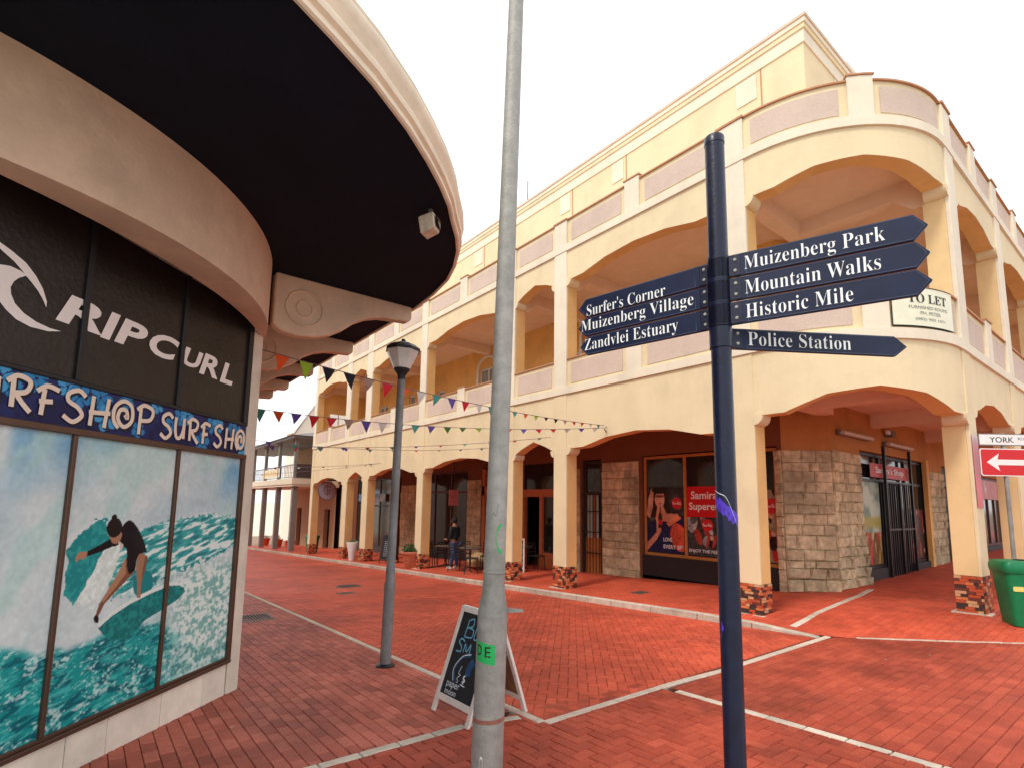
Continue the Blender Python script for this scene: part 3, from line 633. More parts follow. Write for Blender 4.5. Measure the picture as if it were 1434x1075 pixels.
mb.add([(11.8, 4.55, 8.2), (11.8, YE, 8.2), (11.8, YE, TOPZ), (11.8, 4.55, TOPZ), (35, 4.55, 8.2), (35, 4.55, TOPZ), (35, YE, TOPZ), (35, YE, 8.2)], [(0, 1, 2, 3), (0, 3, 5, 4), (3, 2, 6, 5), (1, 7, 6, 2)]); mb.build('upper_storey_wall', YEL, BLD)
def rim(name, z0, z1, o, mt, i_=0.0):
    mb = MB(); mb.hexa([(11.8 - o, 4.55 - o, z0), (11.8 - o, YE + .1, z0), (11.8 + .02, YE + .1, z0), (11.8 + .02, 4.55 - o, z0)], [(11.8 - o, 4.55 - o, z1), (11.8 - o, YE + .1, z1), (11.8 + .02, YE + .1, z1), (11.8 + .02, 4.55 - o, z1)])
    mb.hexa([(11.8 + .02, 4.55 - o, z0), (35, 4.55 - o, z0), (35, 4.55 + .02, z0), (11.8 + .02, 4.55 + .02, z0)], [(11.8 + .02, 4.55 - o, z1), (35, 4.55 - o, z1), (35, 4.55 + .02, z1), (11.8 + .02, 4.55 + .02, z1)]); return mb.build(name, mt, BLD)
rim('cornice_band', 12.08, 12.4, .03, CRM); rim('cornice', 12.4, 12.52, .06, YEL); rim('cornice', 12.52, 12.64, .085, CRM); rim('roof_edge', 12.64, 12.71, .11, mat('pale_roof_edge', srgb(214, 190, 166), .7, .1, 5))
mb = MB(); mb.box(11.85, 35, 4.6, YE, 12.3, 12.45); mb.build('roof', CNC, BLD)
for (a, b) in ((5.62, 6.12), (9.66, 10.08), (11.9, 12.35), (16.9, 17.5), (21.3, 21.9), (23.4, 23.9)):
    mb = MB(); bars(mb, lambda s, z, d=0: (11.8 - d, s, z), [(a, b, 11.4, 12.02)], -.01, .025); mb.build('raised_panel', CRM, BLD)
    mb = MB(); bars(mb, lambda s, z, d=0: (11.8 - d, s, z), [(a - .12, a - .09, 8.2, 12.07)], -.01, .012); mb.build('wall_joint', COP, BLD)
for x in (13.4, 17.4, 21.5):
    mb = MB(); bars(mb, lambda s, z, d=0: (s, 4.55 - d, z), [(x, x + .5, 11.4, 12.02)], -.01, .025); mb.build('raised_panel', CRM, BLD)
mb = MB(); mb.box(14.2, 15.4, 4.5, 4.7, 12.71, 12.95); mb.box(16, 18.5, 4.5, 4.7, 12.71, 12.85); mb.build('roof_upstand', CRM, BLD)
# dark rooms behind the shop windows
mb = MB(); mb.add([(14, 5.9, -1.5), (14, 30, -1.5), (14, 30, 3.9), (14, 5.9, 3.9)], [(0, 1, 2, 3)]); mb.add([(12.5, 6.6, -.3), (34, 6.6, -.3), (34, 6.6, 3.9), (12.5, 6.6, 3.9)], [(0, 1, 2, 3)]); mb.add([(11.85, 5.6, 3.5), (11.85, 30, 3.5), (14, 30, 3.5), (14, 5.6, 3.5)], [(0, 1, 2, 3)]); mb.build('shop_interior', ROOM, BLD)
mb = MB(); mb.box(11.82, 13.9, YE, YE + .15, 4.4, 8.2); mb.build('end_wall', YEL2, BLD)
wall('balcony_end_wall', lambda s, z, d=0.0: (s, 27.95 - d, z), 9.36, 11.8, 4.4, 7.74, [(9.72, 10.74, 5.5, 6.35)], YEL2, .12)
mb = MB(); bars(mb, lambda s, z, d=0.0: (s, 27.95 - d, z), [(9.72, 9.76, 5.5, 6.35), (10.7, 10.74, 5.5, 6.35), (10.2, 10.25, 5.5, 6.35)], -.08, -.02); mb.build('window_frame', WHT, BLD)
# small wall services
mb = MB(); mb.tube([(11.72, 11.35, 4.4), (11.72, 11.35, 7.7)], .045, 8); mb.build('downpipe', WHT, BLD)
mb = MB(); mb.tube([(11.74, 9.6, 7.3), (11.74, 9.6, 6.9), (11.74, 8.2, 6.85), (11.74, 6.2, 6.85)], .02, 6); mb.tube([(11.74, 9.9, 7.5), (11.74, 6.2, 7.42)], .03, 6); mb.build('conduit', DRK, BLD)
mb = MB(); mb.tube([(11.95, 14.3, 12.7), (11.95, 14.3, 13.7)], .025, 6); mb.build('roof_mast', GAL, BLD)
for (s, z0, z1) in ((7.9, 3.3, 3.42), (20.4, 3.1, 3.2)):
    mb = MB(); mb.tube([(8.97, s, z0), (8.9, s, (z0 + z1) / 2), (8.97, s, z1)], .012, 6); mb.build('hook', BLKM, BLD)
# sandstone facing: each block its own piece
stone_meshes = []
for k in range(6):
    r = random.Random(90 + k); mb = MB(); j = lambda a: r.uniform(-a, a)
    lo = [(-.5, 0, -.5), (.5, 0, -.5), (.5, 0, .5), (-.5, 0, .5)]; md = [(x * .96 + j(.012), .55, z * .93 + j(.02)) for x, _, z in lo]; hi = [(x * .8 + j(.09), 1 + j(.35), z * .76 + j(.12)) for x, _, z in lo]
    mb.add(lo + md + hi, [(0, 1, 5, 4), (1, 2, 6, 5), (2, 3, 7, 6), (3, 0, 4, 7), (4, 5, 9, 8), (5, 6, 10, 9), (6, 7, 11, 10), (7, 4, 8, 11), (8, 9, 10, 11)]); stone_meshes.append(mb.mesh('stone', STN))
NST = 0
def stones(p0, p1, z0, z1, out, seed, base_bulge=.0, rowh=.235):
    """blocks between plan points p0 and p1; out = outward unit vector"""
    global NST
    r = random.Random(seed); dx, dy = p1[0] - p0[0], p1[1] - p0[1]; L = math.hypot(dx, dy); ux, uy = dx / L, dy / L; n = round((z1 - z0) / rowh); hz = (z1 - z0) / n; cuts = [z0 + hz * (k + (r.uniform(-.2, .2) if 0 < k < n else 0)) for k in range(n + 1)]
    mb = MB(); mb.hexa([(p0[0], p0[1], z0), (p1[0], p1[1], z0), (p1[0] + out[0] * .02, p1[1] + out[1] * .02, z0), (p0[0] + out[0] * .02, p0[1] + out[1] * .02, z0)], [(p0[0], p0[1], z1), (p1[0], p1[1], z1), (p1[0] + out[0] * .02, p1[1] + out[1] * .02, z1), (p0[0] + out[0] * .02, p0[1] + out[1] * .02, z1)]); mb.build('mortar_bed', MRT, BLD)
    for i in range(n):
        s = 0; hz = cuts[i + 1] - cuts[i]; z = (cuts[i] + cuts[i + 1]) / 2
        while s < L - .02:
            w = min(r.uniform(.18, .5), L - s)
            if L - s - w < .12: w = L - s
            dp = r.uniform(.018, .055) + max(0, base_bulge * (1 - i / 4)); c = s + w / 2; o = bpy.data.objects.new('stone', r.choice(stone_meshes)); COL.objects.link(o); o.parent = BLD
            o.matrix_local = Matrix(((ux * (w - .004), out[0] * dp, 0, p0[0] + ux * c + out[0] * .018), (uy * (w - .004), out[1] * dp, 0, p0[1] + uy * c + out[1] * .018), (0, 0, hz - .004, z), (0, 0, 0, 1))); NST += 1
            s += w
gy = lambda y: S(11.7, y)
stones((11.8, 10.55), (11.8, 9.25), gy(9.9) - .02, 2.92, (-1, 0), 1)
stones((11.8, 5.47), (12.62, 4.8), gy(5) - .02, 2.95, (-.622, -.783), 2, .08)
stones((11.8, 5.6), (11.8, 5.45), gy(5.5) - .02, 2.95, (-1, 0), 3)
stones((12.62, 4.8), (14.2, 4.8), S(13.4, 4.7) - .02, 2.97, (0, -1), 4, .06)
stones((19.15, 4.8), (20.65, 4.8), S(20, 4.7) - .02, 2.85, (0, -1), 5)
stones((11.8, 12.5), (11.8, 11.45), gy(12) - .02, 2.8, (-1, 0), 6, rowh=.28)
stones((11.8, 17.55), (11.8, 16.65), gy(17) - .02, 2.6, (-1, 0), 7, rowh=.34)
stones((11.8, 23.25), (11.8, 21.65), gy(22) - .02, 2.5, (-1, 0), 8, rowh=.4)
stones((11.8, 24.45), (11.8, 23.8), gy(24) - .02, 2.5, (-1, 0), 9, rowh=.4)
stones((23.5, 4.8), (24.5, 4.8), S(24, 4.7) - .02, 2.85, (0, -1), 10, rowh=.4)
# side-street shopfronts
window(LW, 5.6, 9.15, .42, 3.02, [6.72, 7.9], (), .07, WOD)
mb = MB(); bars(mb, LW, [(5.56, 9.17, -.35, .42)], -.1, .0); mb.build('black_stall_riser', BLK, BLD)
window(LW, 10.62, 11.38, -.36, 3.02, 1, (2.06,), .09, mat('dark_door_frame', srgb(58, 38, 28), .5, .2, 10), name='door_frame')
mb = MB(); bars(mb, LW, [(10.72, 11.28, -.33, .75)], -.1, -.07, 0); bars(mb, LW, [(10.78, 10.86, .75, 2.0), (11.02, 11.22, .75, 2.0)], -.1, -.07, 1); bars(mb, LW, [(10.86, 11.02, .75, 2.0)], -.1, -.07, 2)
mb.build('striped_door', [WOD, mat('pale_green_stripe', srgb(176, 196, 182), .5, .1), mat('rust_stripe', srgb(170, 84, 50), .5, .1)], BLD)
gt = bpy.data.objects.new('security_gate', None); COL.objects.link(gt); gt.parent = BLD
for z in (-.3, .3, .9, 1.5, 2.0): mb = MB(); bars(mb, LW, [(10.66, 11.34, z, z + .03)], -.02, .01); mb.build('rail', BLKM, gt)
rod = MB(); bars(rod, LW, [(-.009, .009, -.3, 2.03)], -.012, .006); rod = rod.mesh('bar', BLKM)
for k in range(6): inst(rod, 'bar', gt, (0, 10.7 + k * .12, 0))
mb = MB(); bars(mb, LW, [(12.55, 14.2, 1.95, 2.2), (12.55, 12.62, -.5, 1.95), (14.12, 14.2, -.5, 1.95), (13.2, 13.34, -.5, 1.95)], -.16, -.02); mb.build('shopfront_frame', mat('orange_wood', srgb(196, 108, 60), .5, .2, 10), BLD)
mb = MB(); bars(mb, LW, [(12.62, 13.2, -.4, 1.95)], -.12, -.1); bars(mb, LW, [(12.55, 14.2, 2.2, 3.04)], -.12, -.1); mb.build('pane', GLS, BLD)
mb = MB(); bars(mb, LW, [(12.62, 13.2, -.48, .15)], -.1, -.06); mb.build('kick_panel', MATS['orange_wood'], BLD)
mb = MB(); bars(mb, LW, [(14.45, 16.6, 2.0, 2.35), (14.45, 14.55, -.5, 2.0), (16.45, 16.6, -.6, 3.0), (15.3, 15.4, -.5, 2.0)], -.14, .0); mb.build('shopfront_frame', MATS['orange_wood'], BLD)
mb = MB(); bars(mb, LW, [(15.95, 16.4, -.3, 1.55)], -.1, -.06); mb.build('notice_panel', WHT, BLD)
mb = MB(); bars(mb, LW, [(14.5, 16.5, -.6, 3.0)], -.2, -.16); mb.build('pane', GLS, BLD)
window(LW, 17.6, 21.6, -.2, 3.0, 3, (2.15,), .08, mat('dark_red_frame', srgb(92, 44, 34), .5, .2, 10))
mb = MB(); bars(mb, LW, [(17.6, 21.6, -.85, -.2)], -.12, -.02); mb.build('black_stall_riser', BLK, BLD)
window(LW, 24.5, 28.6, -.6, 2.9, 3, (1.5,), .08, mat('grey_green_frame', srgb(84, 92, 84), .5, .2, 10), mat('dull_shop_glass', srgb(86, 92, 84), .12, .4, 2, spec=.5))
mb = MB(); bars(mb, LW, [(24.5, 28.6, -1.1, -.6)], -.12, -.02); mb.build('stall_riser', MATS['grey_green_frame'], BLD)
# York road shopfront
window(RW, 14.3, 19.05, .32, 3.08, [15.75, 17.6], (2.42,), .07, BLKM, GLS)
for r_ in ((14.28, 15.7, -.2, .32), (17.65, 19.08, -.2, .32)): mb = MB(); bars(mb, RW, [r_], -.1, .0); mb.build('black_stall_riser', BLK, BLD)
mb = MB(); bars(mb, RW, [(18.98, 19.2, -.1, 3.15)], -.05, .06); mb.build('orange_jamb', YEL2, BLD)
gt = bpy.data.objects.new('security_gate', None); COL.objects.link(gt); gt.parent = BLD
for r_ in [(15.7, 15.76, -.05, 3.3), (17.62, 17.68, -.05, 3.3), (16.65, 16.7, .0, 2.4)] + [(15.76, 17.62, z, z + .05) for z in (.02, 1.2, 2.38)]: mb = MB(); bars(mb, RW, [r_], .0, .06 if r_[1] - r_[0] < 1 else .05); mb.build('rail', BLKM, gt)
rod = MB(); bars(rod, RW, [(-.012, .012, 0, 2.4)], .01, .035); rod = rod.mesh('bar', BLKM)
for k in range(11): inst(rod, 'bar', gt, (15.9 + k * .155, 0, 0))
mb = MB(); bars(mb, RW, [(15.8, 16.65, .05, 2.38)], -.1, -.05); mb.build('door_leaf', BLK, BLD)
mb = MB(); bars(mb, RW, [(20.7, 23.4, -.1, 3.1)], -.2, -.15); bars(mb, RW, [(20.7, 20.78, -.1, 3.1), (22, 22.08, -.1, 3.1), (23.3, 23.4, -.1, 3.1), (20.7, 23.4, 1.5, 1.56), (20.7, 23.4, 2.5, 2.6)], -.1, -.02); mb.build('dark_roller_gate', BLKM, BLD)
window(RW, 24.6, 28.6, .5, 3.0, 4, (2.3,), .09, mat('dark_red_frame', (0, 0, 0)), MATS['dull_shop_glass']); mb = MB(); bars(mb, RW, [(24.6, 28.6, .15, .5)], -.1, 0); mb.build('black_stall_riser', BLK, BLD)
window(RW, 30, 34, .5, 3.0, 4, (2.3,), .09, MATS['dark_red_frame'], GLS); mb = MB(); bars(mb, RW, [(30, 34, .15, .5)], -.1, 0); mb.build('black_stall_riser', BLK, BLD)

# ------------------------------------------------------------------ surf shop with the round-cornered canopy
SHOP = thing('surf_shop', 'surf shop with printed corner window, pinkish curved beam and a deep navy rounded canopy', 'shop')
r2 = math.sqrt(.5)
def SH(u, z, d=0.0): return ((u / r2 - 4.75) / 2 + r2 * d, (u / r2 + 4.75) / 2 - r2 * d, z)
U0, U1 = .55, 5.04
def gs(u): p = SH(u, 0); return G(p[0], p[1])
uu = U1; k = 0
while uu > U0 + .05:                                                    # cream plinth tiles
    w = (.33, .5, .52)[k % 3] if k < 6 else .52; mb = MB(); bars(mb, SH, [(uu - w + .003, uu - .003, gs(uu) - .06, .065)], -.02, .0 + .002 * (k % 2)); mb.build('plinth_tile', MRB, SHOP, bev=.004); uu -= w; k += 1
mb = MB(); bars(mb, SH, [(U0, U1 + .02, -.5, .07)], -.06, -.018); mb.build('plinth_joint', mat('tile_grout', srgb(120, 106, 92), .9, .1), SHOP)
def rail(u0, u1, z0, z1, d0, d1, mt=BRZ, nm='mullion', bev=.004):
    mb = MB(); bars(mb, SH, [(u0, u1, z0, z1)], d0, d1); return mb.build(nm, mt, SHOP, bev=bev)
rail(U0, U1 + .02, .068, .1, -.05, .035, nm='sill'); rail(U0, U1, .1, .125, -.05, .015, nm='sill')
rail(U0, U1 + .02, 2.07, 2.115, -.05, .035, nm='transom'); rail(U0, U1 + .02, 2.41, 2.44, -.05, .02, BLK, 'transom')
MU = [4.135, 3.165, 2.2, 1.25]
for m in MU: rail(m - .016, m + .016, .125, 2.07, -.04, .022)
rail(U1 - .03, U1 + .02, .1, 2.07, -.04, .03); rail(U1 - .05, U1 + .02, 2.44, 3.6, -.04, .02, BLK)
for m in (4.07, 3.135, 2.2, 1.25): rail(m - .022, m + .022, 2.44, 3.6, -.04, .018, BLK)
def smooth(a, lo, hi): t = np.clip((a - lo) / (hi - lo), 0, 1); return t * t * (3 - 2 * t)
def mix(a, b, t): t = np.asarray(t)[..., None]; return a * (1 - t) + b * t
POCK = [(3.213, 1.297), (3.30, 1.40), (3.402, 1.491), (3.501, 1.489), (3.55, 1.36), (3.50, 1.22), (3.398, 1.1), (3.36, .98), (3.3, .93), (3.235, 1.0)]
RW_ = [(3.66, 1.36), (3.9, 1.425), (4.178, 1.47), (4.496, 1.516), (4.902, 1.50), (5.1, 1.47), (5.1, 1.2), (4.75, 1.12), (4.4, 1.06), (4.0, .95), (3.6, .9), (3.55, 1.1)]
BRD = [(3.513, .735), (3.623, .801), (3.777, .858), (3.986, .908), (4.177, .938), (4.29, .925), (4.345, .9), (4.372, .862), (4.264, .798), (4.05, .737), (3.93, .7), (3.86, .64), (3.76, .6), (3.62, .63), (3.56, .68)]
def mural(u, z):
    n1 = fbm(u, z, 2.2, 5, 1); n2 = fbm(u, z, 14, 4, 5); n3 = fbm(u * .6 + z * 2.2, z * 3.2 - u * 1.2, 9, 4, 9); n4 = vnoise(u, z, 70, 20); n5 = fbm(u, z, 40, 2, 30)
    img = mix(np.ones(u.shape + (3,)) * C3(212, 222, 222), np.ones(u.shape + (3,)) * C3(184, 204, 210), smooth(n1, .3, .7))
    top = smooth(z, 1.45, 2.0) * smooth(fbm(u, z, 1.6, 3, 44), .42, .62); img = mix(img, C3(120, 172, 206) * np.ones(img.shape), top * .9)
    img = mix(img, C3(222, 230, 228) * np.ones(img.shape), (1 - smooth(z, .9, 1.7)) * .6)
    img = mix(img, C3(176, 212, 208) * np.ones(img.shape), smooth(fbm(u * 1.4 - z * .8, z * .7 + u * .3, 3.2, 4, 77), .46, .64) * .6)
    img += ((n5 - .5) * .07 + (n2 - .5) * .06)[..., None]
    img = mix(img, C3(228, 234, 232) * np.ones(img.shape), (n4 > .985).astype(float) * .4)
    teal, deep, lite, foam = C3(22, 150, 150), C3(6, 98, 110), C3(104, 206, 198), C3(228, 240, 234)
    # lower sea
    zl = np.interp(u, [0, 2.0, 2.85, 3.1, 3.28, 3.5, 3.7, 4.2, 4.5, 5.1], [.95, .84, .76, .685, .65, .645, .7, .62, .42, .2]) + (fbm(u, z * .1, 5, 4, 3) - .5) * .12
    sea = smooth(zl - z, -.02, .05); c = mix(teal * np.ones(img.shape), deep * np.ones(img.shape), smooth(n3, .42, .62)); c = mix(c, lite * np.ones(img.shape), smooth(fbm(u * .5 + z * 1.6, z * 2.6 - u * .9, 16, 3, 88), .52, .66) * .55)
    c = mix(c, foam * np.ones(img.shape), smooth(n2 * .45 + fbm(u, z * 1.6, 46, 3, 90) * .55, .54, .68) * .75); img = mix(img, c, sea)
    # foam wash to the right below the board
    w = smooth(u, 4.0, 4.5) * (1 - smooth(z, .9, 1.2)); sp = smooth(n3 * .4 + fbm(u, z, 34, 4, 93) * .6, .44, .62); c = mix(foam * np.ones(img.shape), lite * .75 * np.ones(img.shape), sp * .8); img = mix(img, c, w * .85)
    # streaky wave face behind the rider
    m = inpoly(u + (n2 - .5) * .12, z + (n5 - .5) * .1, RW_); st = fbm(u * .8 + z * .2, z * 3.4 - u * .9, 12, 4, 60); c = mix(foam * np.ones(img.shape), teal * np.ones(img.shape), smooth(st, .38, .54)); c = mix(c, deep * np.ones(img.shape), smooth(st, .62, .7)); img[m] = (img * .2 + c * .8)[m]
    # the hollow
    m = inpoly(u + (n2 - .5) * .06, z + (n5 - .5) * .05, POCK); c = mix(C3(22, 134, 138) * np.ones(img.shape), C3(44, 158, 156) * np.ones(img.shape), smooth(n5, .4, .7)); img[m] = c[m]
    m = inpoly(u + (n2 - .5) * .05, z, [(3.33, .93), (3.46, 1.2), (3.56, 1.33), (3.66, 1.3), (3.58, 1.05), (3.47, .86)]); img[m] = (foam * (.86 + .2 * n5[..., None]))[m]
    m = ell(u, z, 3.9, .98, .1, .11, .4); img[m] = C3(20, 128, 132)
    # board and its shadow
    m = inpoly(u, z, [(a + .0, b + .016) for a, b in BRD]); img[m] = C3(222, 232, 226)
    m = inpoly(u + (n5 - .5) * .01, z, [(a + .01, b - .014) for a, b in BRD]); c = mix(C3(14, 110, 112) * np.ones(img.shape), C3(30, 140, 136) * np.ones(img.shape), smooth(n5, .35, .7)); img[m] = c[m]
    # rider
    blk, skin, skd, hair = C3(16, 18, 24), C3(176, 128, 98), C3(128, 84, 62), C3(26, 22, 22)
    img[inpoly(u, z, [(3.714, 1.211), (3.655, 1.099), (3.581, .993), (3.51, .892), (3.488, .813), (3.505, .8), (3.525, .825), (3.552, .885), (3.67, .98), (3.787, 1.075), (3.77, 1.19)])] = skd
    img[inpoly(u, z, [(3.70, 1.2), (3.645, 1.09), (3.575, .99), (3.53, .91), (3.548, .9), (3.63, .985), (3.72, 1.08)])] = skin
    img[inpoly(u, z, [(3.808, 1.21), (3.856, 1.225), (3.914, 1.193), (3.909, 1.115), (3.877, .98), (3.883, .873), (3.849, .88), (3.837, .986), (3.811, 1.11)])] = skin * .92
    img[inpoly(u, z, [(3.895, 1.2), (3.914, 1.193), (3.909, 1.115), (3.88, .99), (3.875, 1.08)])] = skd
    img[inpoly(u, z, [(3.552, 1.355), (3.457, 1.311), (3.359, 1.272), (3.362, 1.24), (3.463, 1.261), (3.56, 1.29), (3.625, 1.30), (3.62, 1.36)])] = blk
    img[inpoly(u, z, [(3.365, 1.277), (3.304, 1.274), (3.278, 1.243), (3.29, 1.205), (3.315, 1.23), (3.341, 1.22), (3.369, 1.245)])] = skin
    img[inpoly(u, z, [(3.647, 1.45), (3.675, 1.475), (3.708, 1.485), (3.75, 1.462), (3.79, 1.42), (3.851, 1.337), (3.885, 1.27), (3.905, 1.222), (3.88, 1.228), (3.827, 1.216), (3.803, 1.172), (3.803, 1.096), (3.75, 1.072), (3.722, 1.13), (3.712, 1.226), (3.697, 1.272), (3.638, 1.306), (3.63, 1.38)])] = blk
    img[inpoly(u, z, [(3.533, 1.37), (3.565, 1.322), (3.6, 1.31), (3.632, 1.325), (3.65, 1.379), (3.616, 1.42)])] = skin * .95
    img[ell(u, z, 3.572, 1.432, .068, .072, .2)] = hair; img[ell(u, z, 3.562, 1.507, .024, .022)] = hair
    body = (img.max(-1) < .14) & (u > 3.35) & (u < 3.92) & (z > 1.07) & (z < 1.5); sh = smooth(u + z * .4, 4.2, 4.5) * .1; img[body] = (img + sh[..., None] * .9 + (n5[..., None] - .5) * .05)[body]
    img[inpoly(u, z, [(3.625, 1.33), (3.67, 1.30), (3.655, 1.25), (3.635, 1.29)])] = C3(210, 190, 180)
    img[ell(u, z, 3.5, .79, .02, .03, .5)] = hair
    return img
for i, (a, b) in enumerate(((MU[0], U1), (MU[1], MU[0]), (MU[2], MU[1]), (MU[3], MU[2]), (U0, MU[3]))):
    o = print_mesh('printed_pane', a + .012, b - .012,   .12, 2.075, .006, lambda u, z: SH(u, z, -.004), mural, SHOP)
    if i == 1: o['label'] = 'window film showing a surfer in a black suit crouching on a board'
# blue lettered band
def blueband(u, z):
    n = fbm(u, z, 9, 3, 71); img = mix(C3(22, 28, 74) * np.ones(u.shape + (3,)), C3(30, 40, 96) * np.ones(u.shape + (3,)), smooth(n, .4, .6)); r = random.Random(5)
    for k in range(34):                                                 # loose hibiscus and leaf shapes
        cu, cz = .6 + k * .135 + r.uniform(-.05, .05), 2.13 + r.random() * .27; a0 = r.random() * 3; R = r.uniform(.06, .105); an = np.arctan2(z - cz, u - cu); rr = np.hypot(u - cu, z - cz)
        f = R * (.62 + .38 * np.abs(np.cos(2.5 * (an + a0)))); m = (rr < f) & (rr > .012); img[m] = C3(44, 132, 190) if k % 3 else C3(70, 160, 214)
        m2 = (rr < f) & (np.abs(np.sin(2.5 * (an + a0))) > .97); img[m2] = C3(24, 60, 120)
    return img
print_mesh('sign_band', U0, U1 + .02, 2.115, 2.41, .008, lambda u, z: SH(u, z, .004), blueband, SHOP)
BL = mat('cut_out_letters', srgb(232, 214, 196), .5, .03, 8)
SHD = mat('letter_shadow_print', srgb(22, 20, 34), .6, 0)
glyph = {   # strokes in a 1 x 1 box
 'S': [[(.92, .86), (.6, 1.02), (.18, .86), (.2, .62), (.62, .46), (.82, .22), (.45, -.02), (.02, .14)]],
 'U': [[(.06, .96), (.04, .4), (.22, .02), (.56, .04), (.8, .4), (.86, .98)], [(.86, .98), (.88, .0)]],
 'R': [[(.22, .02), (.2, .92)], [(-.05, .8), (.35, 1.04), (.86, .92), (.74, .58), (.28, .48)], [(.3, .5), (.62, .2), (.98, -.06)]],
 'F': [[(.24, -.02), (.3, .86)], [(-.02, .74), (.4, .98), (.95, .9)], [(.1, .42), (.7, .48)]],
 'H': [[(.1, .0), (.16, 1.0)], [(.78, .0), (.9, 1.02)], [(.0, .44), (1.02, .52)]],
 'O': [[(.55, .52), (.7, .4), (.62, .68), (.32, .66), (.24, .32), (.56, .06), (.94, .34), (.88, .86), (.46, 1.02), (.06, .74), (.04, .26), (.3, -.02)]],
 'P': [[(.2, -.12), (.22, .92)], [(.0, .82), (.4, 1.04), (.92, .9), (.8, .52), (.28, .42)]]}
def letters_strip(word_spec, d):
    for (ch, u0, w, z0, h) in word_spec:
        for dd, mt_, off, nm in ((.0075, SHD, (.016, -.012), 'letter_shadow'), (.012, BL, (0, 0), 'letter')):
            mb = MB()
            for k, st in enumerate(glyph[ch]): stroke(mb, [(u0 + p[0] * w + off[0], z0 + p[1] * h + off[1]) for p in st], .031, lambda a, b: SH(a, b, dd + k * .0004))
            o = mb.build(nm, mt_, SHOP); o['kind'] = 'stuff' if nm == 'letter_shadow' else ''
            if nm == 'letter': del o['kind']
letters_strip([('S', 2.33, .15, 2.16, .2), ('U', 2.52, .13, 2.17, .18), ('R', 2.69, .15, 2.18, .19), ('F', 2.87, .15, 2.17, .19),
               ('S', 3.05, .17, 2.16, .21), ('H', 3.24, .17, 2.15, .21), ('O', 3.44, .18, 2.17, .2), ('P', 3.65, .17, 2.17, .2),
               ('S', 3.9, .14, 2.155, .2), ('U', 4.06, .12, 2.17, .18), ('R', 4.21, .14, 2.16, .19), ('F', 4.38, .13, 2.16, .19),
               ('S', 4.56, .13, 2.155, .2), ('H', 4.72, .14, 2.15, .2), ('O', 4.89, .14, 2.16, .19),
               ('H', 1.5, .17, 2.15, .21), ('O', 1.7, .18, 2.17, .2), ('P', 1.92, .17, 2.17, .2), ('S', 1.3, .17, 2.16, .21)], 0)
# dark upper panes with the white logo
UPG = mat('dark_textured_glass', srgb(40, 33, 30), .34, .35, 5, .35, 26, spec=.35)
for a, b in ((4.09, U1 - .05), (3.155, 4.05), (2.22, 3.115), (1.27, 2.18), (U0, 1.23)):
    mb = MB(); bars(mb, SH, [(a, b, 2.44, 3.6)], -.012, -.004); mb.build('upper_pane', UPG, SHOP)
LOG = mat('logo_white', srgb(238, 232, 228), .45, .04, 6)
lg = [(2.40, 3.17), (2.55, 3.136), (2.621, 3.117), (2.709, 3.083), (2.778, 3.029), (2.831, 2.966), (2.866, 2.893), (2.867, 2.854), (2.84, 2.896), (2.802, 2.94), (2.759, 2.975), (2.719, 3.003), (2.682, 2.975), (2.655, 2.94), (2.64, 2.897), (2.648, 2.855), (2.678, 2.807), (2.737, 2.768), (2.815, 2.742), (2.907, 2.731), (2.982, 2.735), (2.897, 2.707), (2.782, 2.698), (2.695, 2.715), (2.631, 2.752), (2.575, 2.80), (2.53, 2.86), (2.50, 2.93), (2.50, 2.985), (2.567, 3.006), (2.621, 3.022), (2.681, 3.02), (2.712, 3.012), (2.64, 3.06), (2.55, 3.10), (2.40, 3.135)]
mb = MB(); mb.add([SH(a, b, .001) for a, b in lg], [tuple(range(len(lg)))]); mb.build('wave_logo', LOG, SHOP)
mb = MB(); lg2 = [(2.46, 2.98), (2.38, 2.9), (2.34, 2.8), (2.38, 2.7), (2.5, 2.64), (2.42, 2.63), (2.3, 2.67), (2.24, 2.78), (2.26, 2.9), (2.34, 2.99)]; mb.add([SH(a, b, .001) for a, b in lg2], [tuple(range(len(lg2)))]); mb.build('wave_logo', LOG, SHOP)
def flatlet(body, u0, u1, z0, z1, shear=.22, off=.035):
    text('logo_letter', body, lambda x, y: SH(u0 + x, z0 + y, .001 + .019 * 0), u1 - u0, z1 - z0, LOG, SHOP, off=off, shear=shear)
flatlet('R', 2.935, 3.285, 2.80, 3.005); flatlet('I', 3.272, 3.425, 2.79, 3.005); flatlet('P', 3.39, 3.69, 2.795, 3.0); flatlet('C', 3.715, 4.035, 2.80, 3.0)
flatlet('U', 4.085, 4.34, 2.81, 2.975); flatlet('R', 4.30, 4.555, 2.785, 2.99, off=.03); flatlet('L', 4.59, 4.785, 2.775, 2.98)
# corner post, beam, canopy
mb = MB(); mb.hexa([SH(U1 + .02, -.3, -.1), SH(U1 + .02, -.3, .01), SH(U1 + .2, -.3, .01), (1.32, 6.45, -.3)], [SH(U1 + .02, 3.45, -.1), SH(U1 + .02, 3.45, .01), SH(U1 + .2, 3.45, .01), (1.32, 6.45, 3.45)]); mb.build('corner_post', PLS2, SHOP, bev=.015)
def arc_pts(ucen, rad, sag, w, n=28):
    """arc in plan, centred on the shopfront axis"""
    R = (w * w + sag * sag) / (2 * sag); out = []
    a1 = math.asin(w / R)
    for k in range(n + 1):
        a = -a1 + 2 * a1 * k / n; out.append((ucen + R * math.sin(a), sag - R + R * math.cos(a)))
    return out
uo = arc_pts(3.46, 0, .655, 1.81); ui = arc_pts(3.46, 0, .34, 1.74)
mb = MB()
vs = []
for (a, b), (c, d) in zip(uo, ui): vs += [SH(a, 3.42, b), SH(a, 4.11, b), SH(c, 4.11, d), SH(c, 3.42, d)]
fs = []
